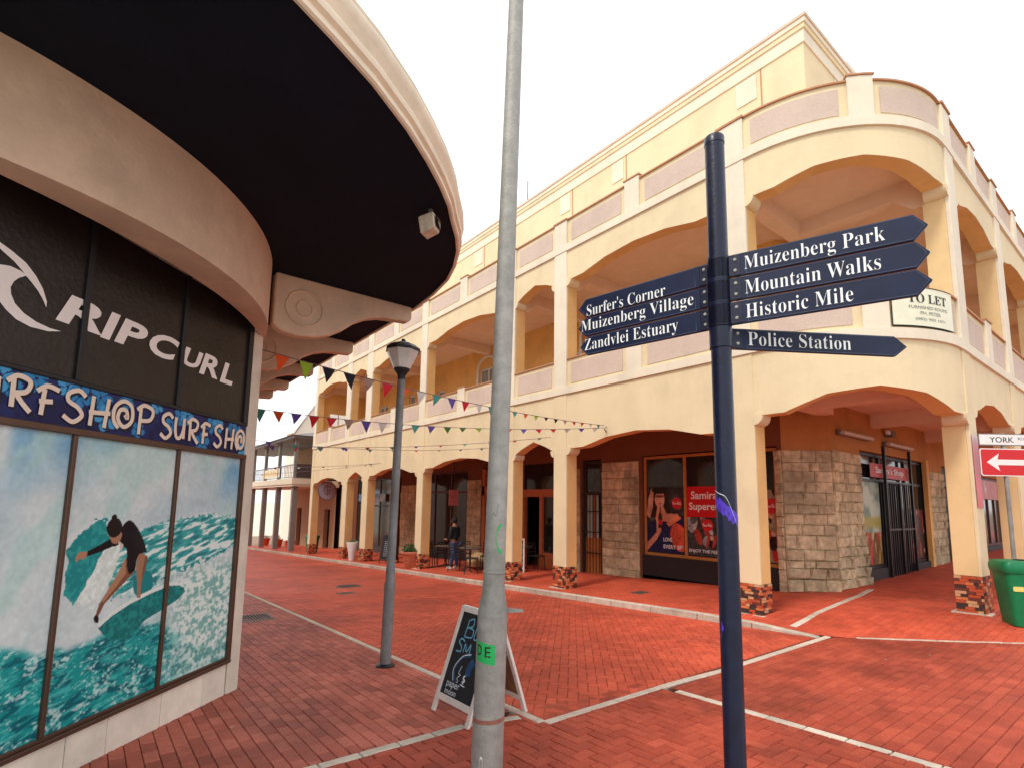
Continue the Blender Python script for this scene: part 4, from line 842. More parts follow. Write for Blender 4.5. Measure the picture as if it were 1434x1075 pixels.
for i in range(len(uo) - 1):
    for k in range(4): fs.append((i * 4 + k, i * 4 + (k + 1) % 4, i * 4 + 4 + (k + 1) % 4, i * 4 + 4 + k))
fs += [(0, 1, 2, 3), tuple(range((len(uo) - 1) * 4, len(uo) * 4))[::-1]]; mb.add(vs, fs); mb.build('curved_beam', PLS, SHOP, smooth=True)
mb = MB(); bars(mb, SH, [(U0 - 3, U1 + .16, 3.6, 4.2)], -.3, -.02); mb.build('wall', PLS2, SHOP)
OUT = [(-7, 1.75), (-4, 1.8), (-2, 1.9), (-.8, 2.06), (0, 2.26), (.57, 2.49), (.78, 2.59), (1.09, 2.75), (1.43, 2.97), (1.7, 3.18), (1.93, 3.38), (2.12, 3.57), (2.28, 3.77), (2.46, 3.98), (2.61, 4.2), (2.76, 4.5), (2.88, 4.83), (2.97, 5.3), (3.02, 5.88), (3.02, 12.5)]
mb = MB(); poly = OUT + [(1.2, 12.5), (1.2, 6.0), (-8, -2)]
poly = OUT + [(1.3, 12.5), (1.3, 6.1), (-1.2, 3.6), (-7, 3.6)]
mb.prism(poly, lambda x, y: (x, y, 4.1), lambda x, y: (x, y, 4.39)); mb.build('canopy_soffit', SOF, SHOP)
# moulded fascia swept round the edge
prof = [(.0, 4.085), (.02, 4.08), (.035, 4.09), (.035, 4.115), (.025, 4.12), (.025, 4.14), (.05, 4.155), (.055, 4.185), (.045, 4.21), (.03, 4.22), (.035, 4.24), (.06, 4.28), (.07, 4.32), (.065, 4.36), (.045, 4.38), (.05, 4.41), (-.1, 4.41), (-.1, 4.3)]
mb = MB(); n = len(OUT); rings = []
for i, p in enumerate(OUT):
    a = OUT[max(i - 1, 0)]; b = OUT[min(i + 1, n - 1)]; dx, dy = b[0] - a[0], b[1] - a[1]; l = math.hypot(dx, dy); nx, ny = dy / l, -dx / l
    rings.append([(p[0] + nx * q, p[1] + ny * q, z) for q, z in prof])
m_ = len(prof); mb.add([v for r_ in rings for v in r_], [(i * m_ + k, i * m_ + k + 1, (i + 1) * m_ + k + 1, (i + 1) * m_ + k) for i in range(n - 1) for k in range(m_ - 1)]); mb.build('canopy_fascia', FAS, SHOP, smooth=True)
BRK = [(1.36, 4.1), (1.36, 3.52), (1.46, 3.46), (1.62, 3.44), (1.8, 3.46), (1.98, 3.52), (2.14, 3.62), (2.28, 3.74), (2.42, 3.82), (2.58, 3.87), (2.78, 3.89), (2.96, 3.9), (3.0, 3.94), (3.0, 4.1)]
for k, y in enumerate((5.9, 7.8, 9.66, 11.2, 12.4)):
    mb = MB(); mb.prism(BRK, lambda x, z: (x, y - .07, z), lambda x, z: (x, y + .07, z)); b = mb.build('canopy_bracket', PLS, SHOP, bev=.015)
    mb = MB()
    for R in (.2, .085):
        pts = [(1.68 + R * math.cos(a), y - .072, 3.76 + R * math.sin(a)) for a in [2 * math.pi * i / 24 for i in range(25)]]; mb.tube(pts, .013 if R > .1 else .011, 6)
    mb.build('scroll_ring', PLS, b) if k < 2 else None
mb = MB(); mb.add([(1.3, 6.1, -1.2), (1.3, 40, -2), (1.3, 40, 4.3), (1.3, 6.1, 4.3)], [(0, 1, 2, 3)]); mb.build('wall', PLS2, SHOP)
mb = MB(); mb.prism([(-8, 3.3), (-1.3, 3.5), (1.25, 6.05), (1.25, 40), (-8, 40)], lambda x, y: (x, y, 4.42), lambda x, y: (x, y, 8.2)); mb.build('upper_wall', PLS2, SHOP)
mb = MB(); mb.add([(-1.3, 3.35, -.3), (-8, 3.3, -.3), (-8, 3.3, 4.2), (-1.3, 3.35, 4.2)], [(0, 1, 2, 3)]); mb.add([SH(.55, -.3, -.06), (-1.9, 2.9, -.3), (-1.9, 2.9, 4.2), SH(.55, 4.2, -.06)], [(0, 1, 2, 3)]); mb.build('wall', PLS2, SHOP)
t = thing('floodlight', 'small battered cream floodlight fixed under the tip of the navy canopy', 'floodlight', (2.05, 3.72, 4.1), math.radians(35)); t.scale = (.72, .72, .72)
mb = MB(); mb.box(-.02, .02, -.02, .02, -.12, 0); mb.build('bracket', GAL2, t)
mb = MB(); mb.hexa([(-.09, -.1, -.28), (.13, -.06, -.24), (.13, .1, -.3), (-.09, .08, -.33)], [(-.13, -.09, -.1), (.09, -.07, -.08), (.1, .1, -.12), (-.13, .1, -.14)]); mb.build('housing', mat('aged_cream_plastic', srgb(206, 190, 170), .6, .3, 18), t, bev=.012)
mb = MB(); mb.hexa([(-.06, -.108, -.25), (.1, -.075, -.215), (.1, -.085, -.213), (-.06, -.118, -.248)], [(-.085, -.103, -.13), (.075, -.085, -.11), (.075, -.095, -.108), (-.085, -.113, -.128)]); mb.build('lens', GLS, t)

# ------------------------------------------------------------------ navy fingerpost
FP = Vector((2.257, 1.291)); gz = G(*FP)
fp = thing('fingerpost', 'navy metal fingerpost with seven white-lettered direction arms', 'signpost', (FP.x, FP.y, gz))
mb = MB(); mb.tube([(0, 0, -.1), (0, 0, 3.43 - gz)], .0445, 28); mb.build('post', NVY, fp, smooth=True)
mb = MB(); mb.lathe([(.0465, 3.40 - gz), (.0465, 3.435 - gz), (.042, 3.442 - gz), (0, 3.444 - gz)], n=28); mb.build('cap', NVY, fp, smooth=True)
def arm(body, d, s0, s1, tip, z0, z1, t0, t1, tz, lab, flip):
    d = Vector(d).normalized(); n = Vector((d.y, -d.x))
    if n.dot(-FP) < 0: n = -n                                            # towards the viewer's side of the post
    P3 = lambda s, z, o=0.0: (d.x * s + n.x * o, d.y * s + n.y * o, z - gz)
    h = z1 - z0; e = .0025
    root = bpy.data.objects.new('sign_arm', None); COL.objects.link(root); root.parent = fp; root['label'] = lab
    poly = [(s0, z0 + e), (s1, z0 + e), (tip, (z0 + z1) / 2), (s1, z1 - e), (s0, z1 - e)]
    mb = MB(); mb.prism(poly, lambda s, z: P3(s, z, -.009), lambda s, z: P3(s, z, .009)); mb.build('plate', NVY2, root, bev=.0025)
    poly = [(s0 + .05, z0 + .008), (s1 - .004, z0 + .008), (tip - .012, (z0 + z1) / 2), (s1 - .004, z1 - .008), (s0 + .05, z1 - .008)]
    mb = MB(); mb.tube([P3(*p, .0095) for p in poly + [poly[0]]], .0011, 4); mb.build('edge_line', mat('worn_rim', srgb(96, 104, 128), .4, .1), root)
    mb = MB(); bars(mb, P3, [(.03, s0 + .028, z0 + .004, z1 - .004)], -.014, .0125); mb.build('clamp_plate', NVY, root, bev=.003)
    for k in (.27, .73):
        mb = MB(); c = Vector(P3(s0 + .004, z0 + h * k, .0125)); mb.tube([c, c + Vector((n.x, n.y, 0)) * .006], [.0085, .0065], 8); mb.build('bolt', GAL, root, smooth=True)
    mb = MB(); mb.lathe([(.0455, z0 + .002 - gz), (.050, z0 + .004 - gz), (.050, z1 - .004 - gz), (.0455, z1 - .002 - gz)], n=28); mb.build('collar', NVY, root, smooth=True)
    sgn = -1 if flip else 1
    text('lettering', bold_serif(body), lambda x, y: P3(t0 + sgn * x, tz[0] + y, .0102), abs(t1 - t0), tz[1], WTX, root, off=-.0105, spacing=1.02, res=5)
RD = (.332, -.943); LD = (-.175, .985); PD = (.848, -.53)
arm('Muizenberg Park', RD, .07, .728, .774, 2.7115, 2.8245, .112, .636, (2.720, .083), 'Muizenberg Park arm', False)
arm('Mountain Walks', RD, .07, .73, .774, 2.598, 2.7105, .112, .616, (2.621, .066), 'Mountain Walks arm', False)
arm('Historic Mile', RD, .07, .726, .774, 2.485, 2.597, .112, .517, (2.507, .066), 'Historic Mile arm', False)
arm('Police Station', PD, .07, .862, .925, 2.381, 2.4845, .126, .636, (2.403, .066), 'black-looking Police Station arm', False)
arm("Surfer's Corner", LD, .06, .735, .785, 2.7015, 2.812, .728, .262, (2.706, .066), "Surfer's Corner arm", True)
arm('Muizenberg Village', LD, .06, .74, .787, 2.591, 2.7005, .765, .12, (2.606, .08), 'Muizenberg Village arm', True)
arm('Zandvlei Estuary', LD, .06, .728, .775, 2.481, 2.590, .742, .2, (2.493, .082), 'Zandvlei Estuary arm', True)
PURP = mat('purple_spray', srgb(84, 52, 190), .45, .3, 40)
tw = Vector((-.868, -.497)); rt_ = Vector((.497, -.868))
def CYL(c, r):
    def f(a, z): return (c[0] + r * (tw.x * math.cos(a) + rt_.x * math.sin(a)), c[1] + r * (tw.y * math.cos(a) + rt_.y * math.sin(a)), z)
    return f
f = CYL((0, 0), .0452)
mb = MB(); N_ = 18; top = []; bot = []
r = random.Random(3)
for k in range(N_ + 1):
    a = -1.5 + 3.0 * k / N_; zc = 1.70 - .115 * (k / N_) - gz; top.append(f(a, zc + .025 + r.uniform(-.012, .012))); bot.append(f(a, zc - .028 + r.uniform(-.01, .01)))
mb.add(top + bot, [(k, k + 1, N_ + 2 + k, N_ + 1 + k) for k in range(N_)]); mb.build('spray_mark', PURP, fp)
mb = MB()
for k in range(6): stroke(mb, [(-1.2 + k * .42, 1.66 - k * .018 - gz), (-1.05 + k * .42, 1.69 - k * .018 - gz), (-.95 + k * .42, 1.64 - k * .018 - gz)], .007, lambda a, z: CYL((0, 0), .0458)(a, z), sub=3)
o = mb.build('spray_scribble', BTX, fp); o['kind'] = 'stuff'
mb = MB(); stroke(mb, [(-1.4, 1.735 - gz), (-.7, 1.72 - gz), (0, 1.70 - gz), (.7, 1.62 - gz), (1.4, 1.55 - gz)], .004, lambda a, z: CYL((0, 0), .0456)(a, z)); mb.build('paint_edge', mat('pale_paint_drip', (.6, .6, .62), .5, 0), fp)
mb = MB(); q = [(-1.5, 1.22), (-.9, 1.17), (-.6, 1.14), (-.9, 1.125), (-1.0, 1.09), (-1.5, 1.12)]; mb.add([f(a, z - gz) for a, z in q], [tuple(range(6))]); mb.build('spray_mark', PURP, fp)

# ------------------------------------------------------------------ grey steel street pole
gp = thing('street_pole', 'tall galvanised grey street pole with a wider sleeve at its foot and a green sticker', 'pole', (2.02, 2.735, G(2.02, 2.735)))
gz = G(2.02, 2.735)
ax = lambda z: Vector((.0158 * z, -.0122 * z, z - gz))
def sect(z0, z1, r0, r1, nm, n=32):
    mb = MB(); mb.tube([ax(z0), ax((z0 + z1) / 2), ax(z1)], [r0, (r0 + r1) / 2, r1], n); mb.build(nm, GAL, gp, smooth=True)
sect(gz - .1, .98, .097, .092, 'sleeve'); mb = MB(); mb.tube([ax(.98), ax(1.04), ax(1.1), ax(1.16)], [.092, .085, .074, .069], 32, cap=False); mb.build('shoulder', GAL, gp, smooth=True)
sect(1.16, 7.5, .0675, .045, 'shaft'); mb = MB(); mb.tube([ax(1.225), ax(1.23), ax(1.24), ax(1.245)], [.067, .071, .071, .067], 32); mb.build('weld_collar', GAL, gp, smooth=True)
tw = Vector((-.6, -.8)); rt_ = Vector((.8, -.6))
def on(z, R): c = ax(z); return lambda a, zz: (c.x + R * (tw.x * math.cos(a) + rt_.x * math.sin(a)), c.y + R * (tw.y * math.cos(a) + rt_.y * math.sin(a)), zz - gz)
def cpatch(nm, a0, a1, z0, z1, R, mt, sk=0.0):
    mb = MB(); n = 8; f = on((z0 + z1) / 2, R); vs = [f(a0 + (a1 - a0) * k / n, z + sk * k / n) for z in (z0, z1) for k in range(n + 1)]; mb.add(vs, [(k, k + 1, n + 2 + k, n + 1 + k) for k in range(n)]); return mb.build(nm, mt, gp)
STK = mat('green_sticker', srgb(34, 178, 92), .5, .1, 20)
cpatch('green_sticker', -1.15, .25, .72, .835, .0945, STK, -.02)
f = on(.775, .0958); 
for ch, a0 in (('D', -1.02), ('E', -.42)):
    text('sticker_letter', ch, lambda x, y: f(a0 + x / .096, .752 + y - .012 * (a0 + 1)), .036, .062, BTX, gp, off=.012)
cpatch('red_band', -1.57, 1.57, .36, .385, .0965, mat('faded_red_tape', srgb(150, 98, 84), .7, .3, 30), .012)
mb = MB(); f2 = on(1.45, .0675); stroke(mb, [(.55, 1.53), (.2, 1.5), (.05, 1.44), (.25, 1.38), (.6, 1.36)], .022, f2, sub=6); mb.build('green_spray_ring', STK, gp)
mb = MB(); f2 = on(1.65, .067); stroke(mb, [(-.5, 1.56), (-.3, 1.6), (-.1, 1.585), (.1, 1.64), (.2, 1.66)], .004, f2); stroke(mb, [(-.6, 1.57), (-.5, 1.63)], .004, f2); o = mb.build('scribble', BTX, gp); o['kind'] = 'stuff'
mb = MB(); f2 = on(.2, .0972); stroke(mb, [(-.5, .12), (-.45, .18), (-.3, .17), (-.28, .1), (-.2, .05)], .012, f2); mb.build('chalk_mark', WTX, gp)
mb = MB(); c = ax(1.0); mb.hexa([(c.x + .06, c.y - .05, c.z - .012), (c.x + .07, c.y - .03, c.z - .012), (c.x + .155, c.y - .1, c.z - .004), (c.x + .15, c.y - .115, c.z - .004)], [(c.x + .06, c.y - .05, c.z + .02), (c.x + .07, c.y - .03, c.z + .02), (c.x + .155, c.y - .1, c.z + .01), (c.x + .15, c.y - .115, c.z + .01)]); mb.build('lug', GAL, gp)

# ------------------------------------------------------------------ lamp post
lx, ly = 2.885, 5.93; gz = G(lx, ly)
lp = thing('lamp_post', 'slim dark grey lamp post with a frosted tapered lantern and black lid', 'street lamp', (lx, ly, gz)); lp.rotation_euler = (0, math.radians(.9), 0)
mb = MB(); mb.tube([(0, 0, -.05), (0, 0, .9)], [.066, .063], 20); mb.build('lower_post', GAL2, lp, smooth=True)
mb = MB(); mb.tube([(0, 0, .88), (0, 0, .93), (0, 0, .96), (0, 0, 3.5)], [.065, .066, .054, .046], 20); mb.build('upper_post', GAL2, lp, smooth=True)
mb = MB(); mb.lathe([(.11, 0), (.11, .015), (.08, .03), (.066, .035)], n=20); mb.build('base_flange', BLKM, lp)
mb = MB(); mb.lathe([(.046, 3.4), (.05, 3.46), (.075, 3.5), (.1, 3.53), (.1, 3.55)], n=16); mb.build('lantern_holder', BLKM, lp, smooth=True)
fro = mat('frosted_lamp_glass', srgb(236, 232, 226), .35, .12, 10, spec=.5)
fro.node_tree.nodes['Principled BSDF'].inputs['Transmission Weight'].default_value = .35
mb = MB(); mb.lathe([(.105, 3.55), (.13, 3.6), (.205, 3.76), (.205, 3.775)], n=8); mb.build('lantern_glass', fro, lp)
mb = MB(); mb.lathe([(.222, 3.77), (.222, 3.8), (.16, 3.85), (.1, 3.875), (.04, 3.89), (.02, 3.93), (0, 3.935)], n=8); mb.build('lantern_lid', BLKM, lp)
stub = MB()
for z, a in ((1.53, .3), (1.35, .2)):
    mb = MB(); vs = [(.052 * (-.44 * math.cos(b) + .9 * math.sin(b)), .052 * (-.9 * math.cos(b) - .44 * math.sin(b)), z + dz) for dz in (-.035, .035) for b in (-.6, -.2, .2, .6)]; mb.add(vs, [(k, k + 1, k + 5, k + 4) for k in range(3)]); mb.build('sticker', mat('pale_sticker', srgb(190, 196, 190), .5, .3, 40), lp)

# ------------------------------------------------------------------ sandwich boards
def aboard(x, y, rz, w, h, spread, lab, fr, board, back, writing=None):
    t = thing('sandwich_board', lab, 'sandwich board', (x, y, 0), rz); gl = lambda X, Y: G(X, Y) if X < 8.4 else S(X, Y)
    z0 = gl(x, y) + .004; t.location.z = z0
    for sgn, nm in ((-1, 'front_panel'), (1, 'rear_panel')):
        # local: x = spread direction (front is -x), y = width
        def F(s, q, o=0.0): k = q / h; nx = math.cos(math.atan2(spread / 2, h)); return (sgn * (spread / 2 * (1 - k) + o * nx), s, q + o * .3)
        root = bpy.data.objects.new(nm, None); COL.objects.link(root); root.parent = t
        mb = MB(); bars(mb, F, [(-w / 2 + .04, w / 2 - .04, .12, h - .05)], -.008, .008); mb.build('board', board if sgn < 0 else back, root)
        for r_ in ((-w / 2, -w / 2 + .045, 0, h), (w / 2 - .045, w / 2, 0, h), (-w / 2 + .045, w / 2 - .045, .1, .15), (-w / 2 + .045, w / 2 - .045, h - .05, h)):
            mb = MB(); bars(mb, F, [r_], -.012, .016); mb.build('frame_bar', fr, root, bev=.003)
        if sgn < 0 and writing: writing(F, root)
    mb = MB(); mb.tube([(-spread * .18, -w / 2 + .01, h * .6), (spread * .18, -w / 2 + .01, h * .6)], .006, 6); mb.build('hinge_stay', GAL2, t)
    return t
CH1 = mat('chalk_blue', srgb(110, 176, 204), .8, .2, 60); CH2 = mat('chalk_white', srgb(214, 222, 228), .8, .2, 60); CHB = mat('blackboard', srgb(20, 26, 34), .55, .3, 8); CHD = mat('chalk_deep_blue', srgb(36, 74, 118), .8, .4, 14)
def moon_writing(F, root):
    Q = lambda a, b: F(.215 - a, b, .0105)      # a from the left edge as read
    mb = MB()
    stroke(mb, [(.1, .62), (.11, .76)], .012, Q); stroke(mb, [(.1, .75), (.17, .775), (.185, .72), (.11, .695)], .011, Q); stroke(mb, [(.11, .695), (.2, .69), (.205, .63), (.1, .62)], .011, Q); stroke(mb, [(.25, .77), (.24, .63), (.28, .625)], .011, Q)
    stroke(mb, [(.13, .585), (.08, .6), (.05, .57), (.1, .54), (.105, .5), (.04, .495)], .012, Q); stroke(mb, [(.145, .5), (.15, .57), (.19, .51), (.225, .575), (.235, .5)], .011, Q)
    o = mb.build('chalk_writing', CH1, root); o['kind'] = 'stuff'
    mb = MB(); stroke(mb, [(.27, .50), (.16, .46), (.1, .38), (.1, .33), (.15, .27)], .028, lambda a, b: F(.215 - a, b, .0098)); stroke(mb, [(.33, .46), (.29, .40), (.3, .34)], .07, lambda a, b: F(.215 - a, b, .0098)); mb.build('chalk_moon_glow', CHD, root)
    mb = MB(); stroke(mb, [(.27, .505), (.17, .475), (.1, .40), (.085, .34), (.12, .27)], .008, Q); stroke(mb, [(.19, .40), (.17, .34), (.2, .33), (.165, .30), (.19, .28), (.17, .265)], .006, Q); stroke(mb, [(.27, .34), (.25, .32), (.28, .30), (.25, .29), (.27, .275)], .014, Q); stroke(mb, [(.23, .265), (.30, .26)], .008, Q)
    o = mb.build('chalk_drawing', CH2, root); o['kind'] = 'stuff'
    text('chalk_writing', 'paper', lambda x, y: Q(.045 + x, .2 + y), .19, .055, CH2, root); text('chalk_writing', 'moon', lambda x, y: Q(.05 + x, .162 + y), .16, .03, CH2, root)
WFR = mat('white_painted_wood', srgb(226, 216, 208), .6, .1, 14, stain=.1)
def moon_writing2(F, root):
    Q = lambda a, b: F(.215 - a, b, .0105); moon_writing(F, root)
ab1 = aboard(2.885, 4.03, math.radians(2), .55, .865, .63, 'white framed chalkboard standing behind the grey pole, chalked paper moon', WFR, CHB, WOOD2, moon_writing)
def scrawl(seed, rows=8, big=False):
    def w_(F, root):
        r = random.Random(seed); mb = MB()
        for k in range(rows):
            z = .8 - k * .075; x = .04
            while x < .33: L = r.uniform(.03, .07); stroke(mb, [(x, z), (x + L * .3, z + .02), (x + L * .6, z - .005), (x + L, z + .012)], .008, lambda a, b: F(.19 - a, b, .0105), sub=2); x += L + .02
        o = mb.build('chalk_writing', CH2, root); o['kind'] = 'stuff'
    return w_
aboard(9.35, 19.3, math.radians(35), .6, 1.1, .5, 'dark red framed cafe menu chalkboard beside the large terracotta planter', MATS['dark_red_frame'], CHB, BLK, scrawl(1))
aboard(10.6, 12.95, math.radians(50), .42, 1.0, .35, 'narrow white framed menu chalkboard in the arcade behind the grey pole', WFR, CHB, BLK, scrawl(2))

# ------------------------------------------------------------------ signs and bin at the York road end
px_, py_ = 11.84, 1.9; gz = S(px_, py_)
sp = thing('one_way_sign', 'street sign post with white YORK RD plate above a red arrow plate', 'street sign', (px_, py_, gz), math.atan2(-.6, .8))
mb = MB(); mb.tube([(0, .03, -.05), (0, .03, 2.98 - gz)], .03, 16); mb.build('post', GAL, sp, smooth=True)
fl = lambda s, z, o=0.0: (s, -o, z - gz)
WSG = mat('sign_white', srgb(236, 232, 228), .4, .06, 10); 
def rrect(x0, x1, z0, z1, r, n=4):
    out = []
    for cx, cz, a0 in ((x1 - r, z1 - r, 0), (x0 + r, z1 - r, 90), (x0 + r, z0 + r, 180), (x1 - r, z0 + r, 270)):
        for k in range(n + 1): a = math.radians(a0 + 90 * k / n); out.append((cx + r * math.cos(a), cz + r * math.sin(a)))
    return out
mb = MB(); mb.prism(rrect(-.43, .47, 2.27, 2.72, .04), lambda x, z: fl(x, z, 0), lambda x, z: fl(x, z, .006)); mb.build('arrow_plate', WSG, sp)
mb = MB(); mb.prism(rrect(-.415, .455, 2.285, 2.705, .035), lambda x, z: fl(x, z, .006), lambda x, z: fl(x, z, .0075)); mb.build('red_field', RED, sp)
mb = MB(); mb.add([fl(x, z, .0088) for x, z in ((-.33, 2.495), (-.12, 2.64), (-.15, 2.54), (.4, 2.54), (.4, 2.45), (-.15, 2.45), (-.12, 2.35))], [tuple(range(7))]); mb.build('arrow', WSG, sp)
mb = MB(); mb.prism(rrect(-.43, .47, 2.77, 2.965, .012), lambda x, z: fl(x, z, 0), lambda x, z: fl(x, z, .006)); mb.build('name_plate', GAL2, sp)
mb = MB(); mb.prism(rrect(-.415, .455, 2.785, 2.95, .01), lambda x, z: fl(x, z, .006), lambda x, z: fl(x, z, .0072)); mb.build('name_field', WSG, sp)
text('lettering', 'YORK', lambda x, y: fl(-.25 + x, 2.82 + y, .0082), .4, .09, BTX, sp, off=.01); text('lettering', 'RD', lambda x, y: fl(.22 + x, 2.865 + y, .0082), .1, .045, BTX, sp)
def bin_(x, y, rz, lab, k=1.0):
    t = thing('litter_bin', lab, 'litter bin', (x, y, S(x, y)), rz, 'green litter bins')
    def rr(hw, hd, z, r=.07): return [(px2, py2, z) for px2, py2 in rrect(-hw, hw, -hd, hd, r)]
    def loft(nm, rings, mt, cap=True):
        mb = MB(); n = len(rings[0]); mb.add([v for r_ in rings for v in r_], [(i * n + j, i * n + (j + 1) % n, (i + 1) * n + (j + 1) % n, (i + 1) * n + j) for i in range(len(rings) - 1) for j in range(n)] + [tuple(range(n))[::-1], tuple(range((len(rings) - 1) * n, len(rings) * n))]); return mb.build(nm, mt, t, smooth=True)
    loft('body', [rr(.235 * k, .2 * k, 0), rr(.24 * k, .205 * k, .02), rr(.3 * k, .25 * k, .78 * k)], GRN)
    loft('lid', [rr(.315 * k, .265 * k, .76 * k), rr(.325 * k, .275 * k, .8 * k), rr(.325 * k, .275 * k, .87 * k), rr(.3 * k, .25 * k, .92 * k), rr(.2 * k, .16 * k, .935 * k)], GRN)
    mb = MB(); mb.lathe([(.09 * k, .93 * k), (.1 * k, .945 * k), (.085 * k, .945 * k), (.08 * k, .92 * k), (0, .92 * k)], n=16); mb.build('lid_opening', BLK, t)
    if k == 1:
        mb = MB(); mb.prism(rrect(-.24, -.11, .5, .57, .02), lambda a, z: (a, -.205 - .045 * z / .78 * 1.0 - .004, z), lambda a, z: (a, -.205 - .045 * z / .78 - .008, z)); mb.build('yellow_label', mat('yellow_label', srgb(226, 216, 120), .5, .1), t)
        mb = MB(); bars(mb, lambda s, z, o=0.0: (s, -.205 - .045 * z / .78 - o, z), [(-.15, .2, .42, .43)], .0, .006); mb.build('moulded_rib', GRN, t)
    return t
bin_(11.12, 1.72, -1.0, 'large green plastic litter bin with a yellow label under the YORK RD sign')
bin_(9.55, 29.0, math.radians(10), 'small far green litter bin at the last yellow pier of the side street', .98)

# to let board on the curved balcony
tl = thing('to_let_board', 'cream TO LET board on the curved balcony corner', 'sign board', (*PT(TL + 2.68, .0), 4.9))
o0 = Vector(tl.location)
def TLF(s, z, o=0.0): p = PT(TL + 2.05 + s, .03 + o); return (p[0] - o0.x, p[1] - o0.y, z - o0.z)
mb = MB(); n = 14; 
for i in range(n):
    s0, s1 = 1.26 * i / n, 1.26 * (i + 1) / n; mb.add([TLF(s0, 4.59), TLF(s1, 4.59), TLF(s1, 5.22), TLF(s0, 5.22)], [(0, 1, 2, 3)])
    mb.add([TLF(s0, 4.57, -.012), TLF(s1, 4.57, -.012), TLF(s1, 5.24, -.012), TLF(s0, 5.24, -.012)], [(0, 1, 2, 3)], 1)
mb.build('board', [mat('cream_board', srgb(232, 230, 204), .5, .06, 6), BLKM], tl)
mb = MB(); mb.tube([TLF(0, 4.58, .004), TLF(0, 5.23, .004)], .008, 4); mb.tube([TLF(1.26 * k / 14, 4.58, .004) for k in range(15)], .008, 4); mb.tube([TLF(1.26 * k / 14, 5.23, .004) for k in range(15)], .006, 4); mb.build('frame', BLKM, tl)
text('lettering', bold_serif('TO LET'), lambda x, y: TLF(.27 + x, 4.97 + y, .006), .8, .15, BTX, tl)
GTX = mat('faded_grey_lettering', srgb(120, 124, 120), .6, 0)
text('lettering', 'FURNISHED ROOMS', lambda x, y: TLF(.28 + x, 4.87 + y, .006), .8, .05, GTX, tl); text('lettering', 'PH. PETER', lambda x, y: TLF(.48 + x, 4.775 + y, .006), .42, .055, GTX, tl); text('lettering', '(082) 902 1071', lambda x, y: TLF(.38 + x, 4.67 + y, .006), .62, .055, GTX, tl)

# wall lights
def tube_light(x0, x1, z, lab):
    t = thing('strip_light', lab, 'strip light', ((x0 + x1) / 2, 4.72, z)); L = (x1 - x0) / 2
    mb = MB(); mb.box(-L, L, -.0, .06, -.05, .06); mb.build('housing', GAL2, t, bev=.01)
    mb = MB(); mb.tube([(-L + .05, -.05, 0), (L - .05, -.05, 0)], .05, 10); mb.build('diffuser', mat('dusty_diffuser', srgb(206, 196, 180), .4, .15, 12), t, smooth=True)
tube_light(12.95, 14.75, 3.38, 'grey strip light above the rough sandstone pier'); tube_light(15.75, 17.6, 3.36, 'cream strip light above the barred shop door')
t = thing('wall_camera', 'small grey box lamp on the ochre wall above the strip light', 'wall lamp', (16.1, 4.72, 3.62)); mb = MB(); mb.box(-.12, .12, -.1, .07, -.06, .09); mb.build('housing', GAL2, t, bev=.01); mb = MB(); mb.box(-.35, -.14, -.08, 0, -.02, .08); mb.build('bulb', WHT, t, bev=.02)

# ------------------------------------------------------------------ posters
PRD = C3(206, 26, 34)
def fill(u, c): return np.ones(u.shape + (3,)) * c
def poster_sip(u, z):      # u 0..1.14 left to right as seen, z 0..1.68
    n = fbm(u, z, 6, 4, 8); n2 = fbm(u, z, 30, 3, 9); img = fill(u, C3(48, 40, 40)); img = mix(img, fill(u, C3(120, 116, 110)), smooth(n, .5, .7) * .6)
    img[ell(u, z, .42, 1.4, .27, .33)] = C3(40, 22, 18); img[inpoly(u, z, [(.16, 1.4), (.68, 1.45), (.74, 1.0), (.62, .85), (.2, .9), (.12, 1.1)])] = C3(44, 24, 20)
    img[inpoly(u, z, [(.1, .85), (.2, 1.15), (.24, 1.62), (.16, 1.66), (.06, 1.35), (.0, .95)])] = C3(204, 150, 124)
    img[inpoly(u, z, [(.3, .95), (.35, 1.2), (.52, 1.2), (.62, 1.0), (.95, 1.0), (1.1, .8), (1.1, .55), (.2, .6)])] = C3(214, 140, 106)
    img[ell(u, z, .42, 1.36, .15, .22)] = C3(214, 158, 132); img[ell(u, z, .42, 1.44, .14, .035)] = C3(120, 62, 52); img[ell(u, z, .42, 1.25, .045, .02)] = C3(176, 40, 44); img[ell(u, z, .42, 1.6, .24, .1)] = C3(34, 18, 16)
    img[inpoly(u, z, [(.0, .7), (.3, .86), (.7, .76), (1.0, .92), (1.14, .9), (1.14, 0), (0, 0)])] = C3(26, 28, 74)
    img[inpoly(u, z, [(.62, .74), (.98, .95), (1.06, .88), (.7, .66)])] = C3(222, 128, 84)
    img[inpoly(u, z, [(.0, .2), (.3, .5), (.32, .85), (.42, .85), (.46, .55), (.3, .3), (.0, .0)])] = C3(208, 140, 112); img[ell(u, z, .4, .82, .11, .09)] = C3(216, 152, 124)
    img[inpoly(u, z, [(.36, .62), (.5, .62), (.5, .9), (.455, 1.02), (.45, 1.2), (.42, 1.2), (.415, 1.02), (.36, .9)])] = C3(70, 34, 26); img[inpoly(u, z, [(.36, .7), (.5, .7), (.5, .82), (.36, .82)])] = C3(196, 40, 40)
    img[ell(u, z, .98, .4, .24, .36, .3)] = C3(206, 84, 60)
    return img * (.75 + .5 * fbm(u, z, 3.5, 3, 51))[..., None] + ((n2 - .5) * .2)[..., None]
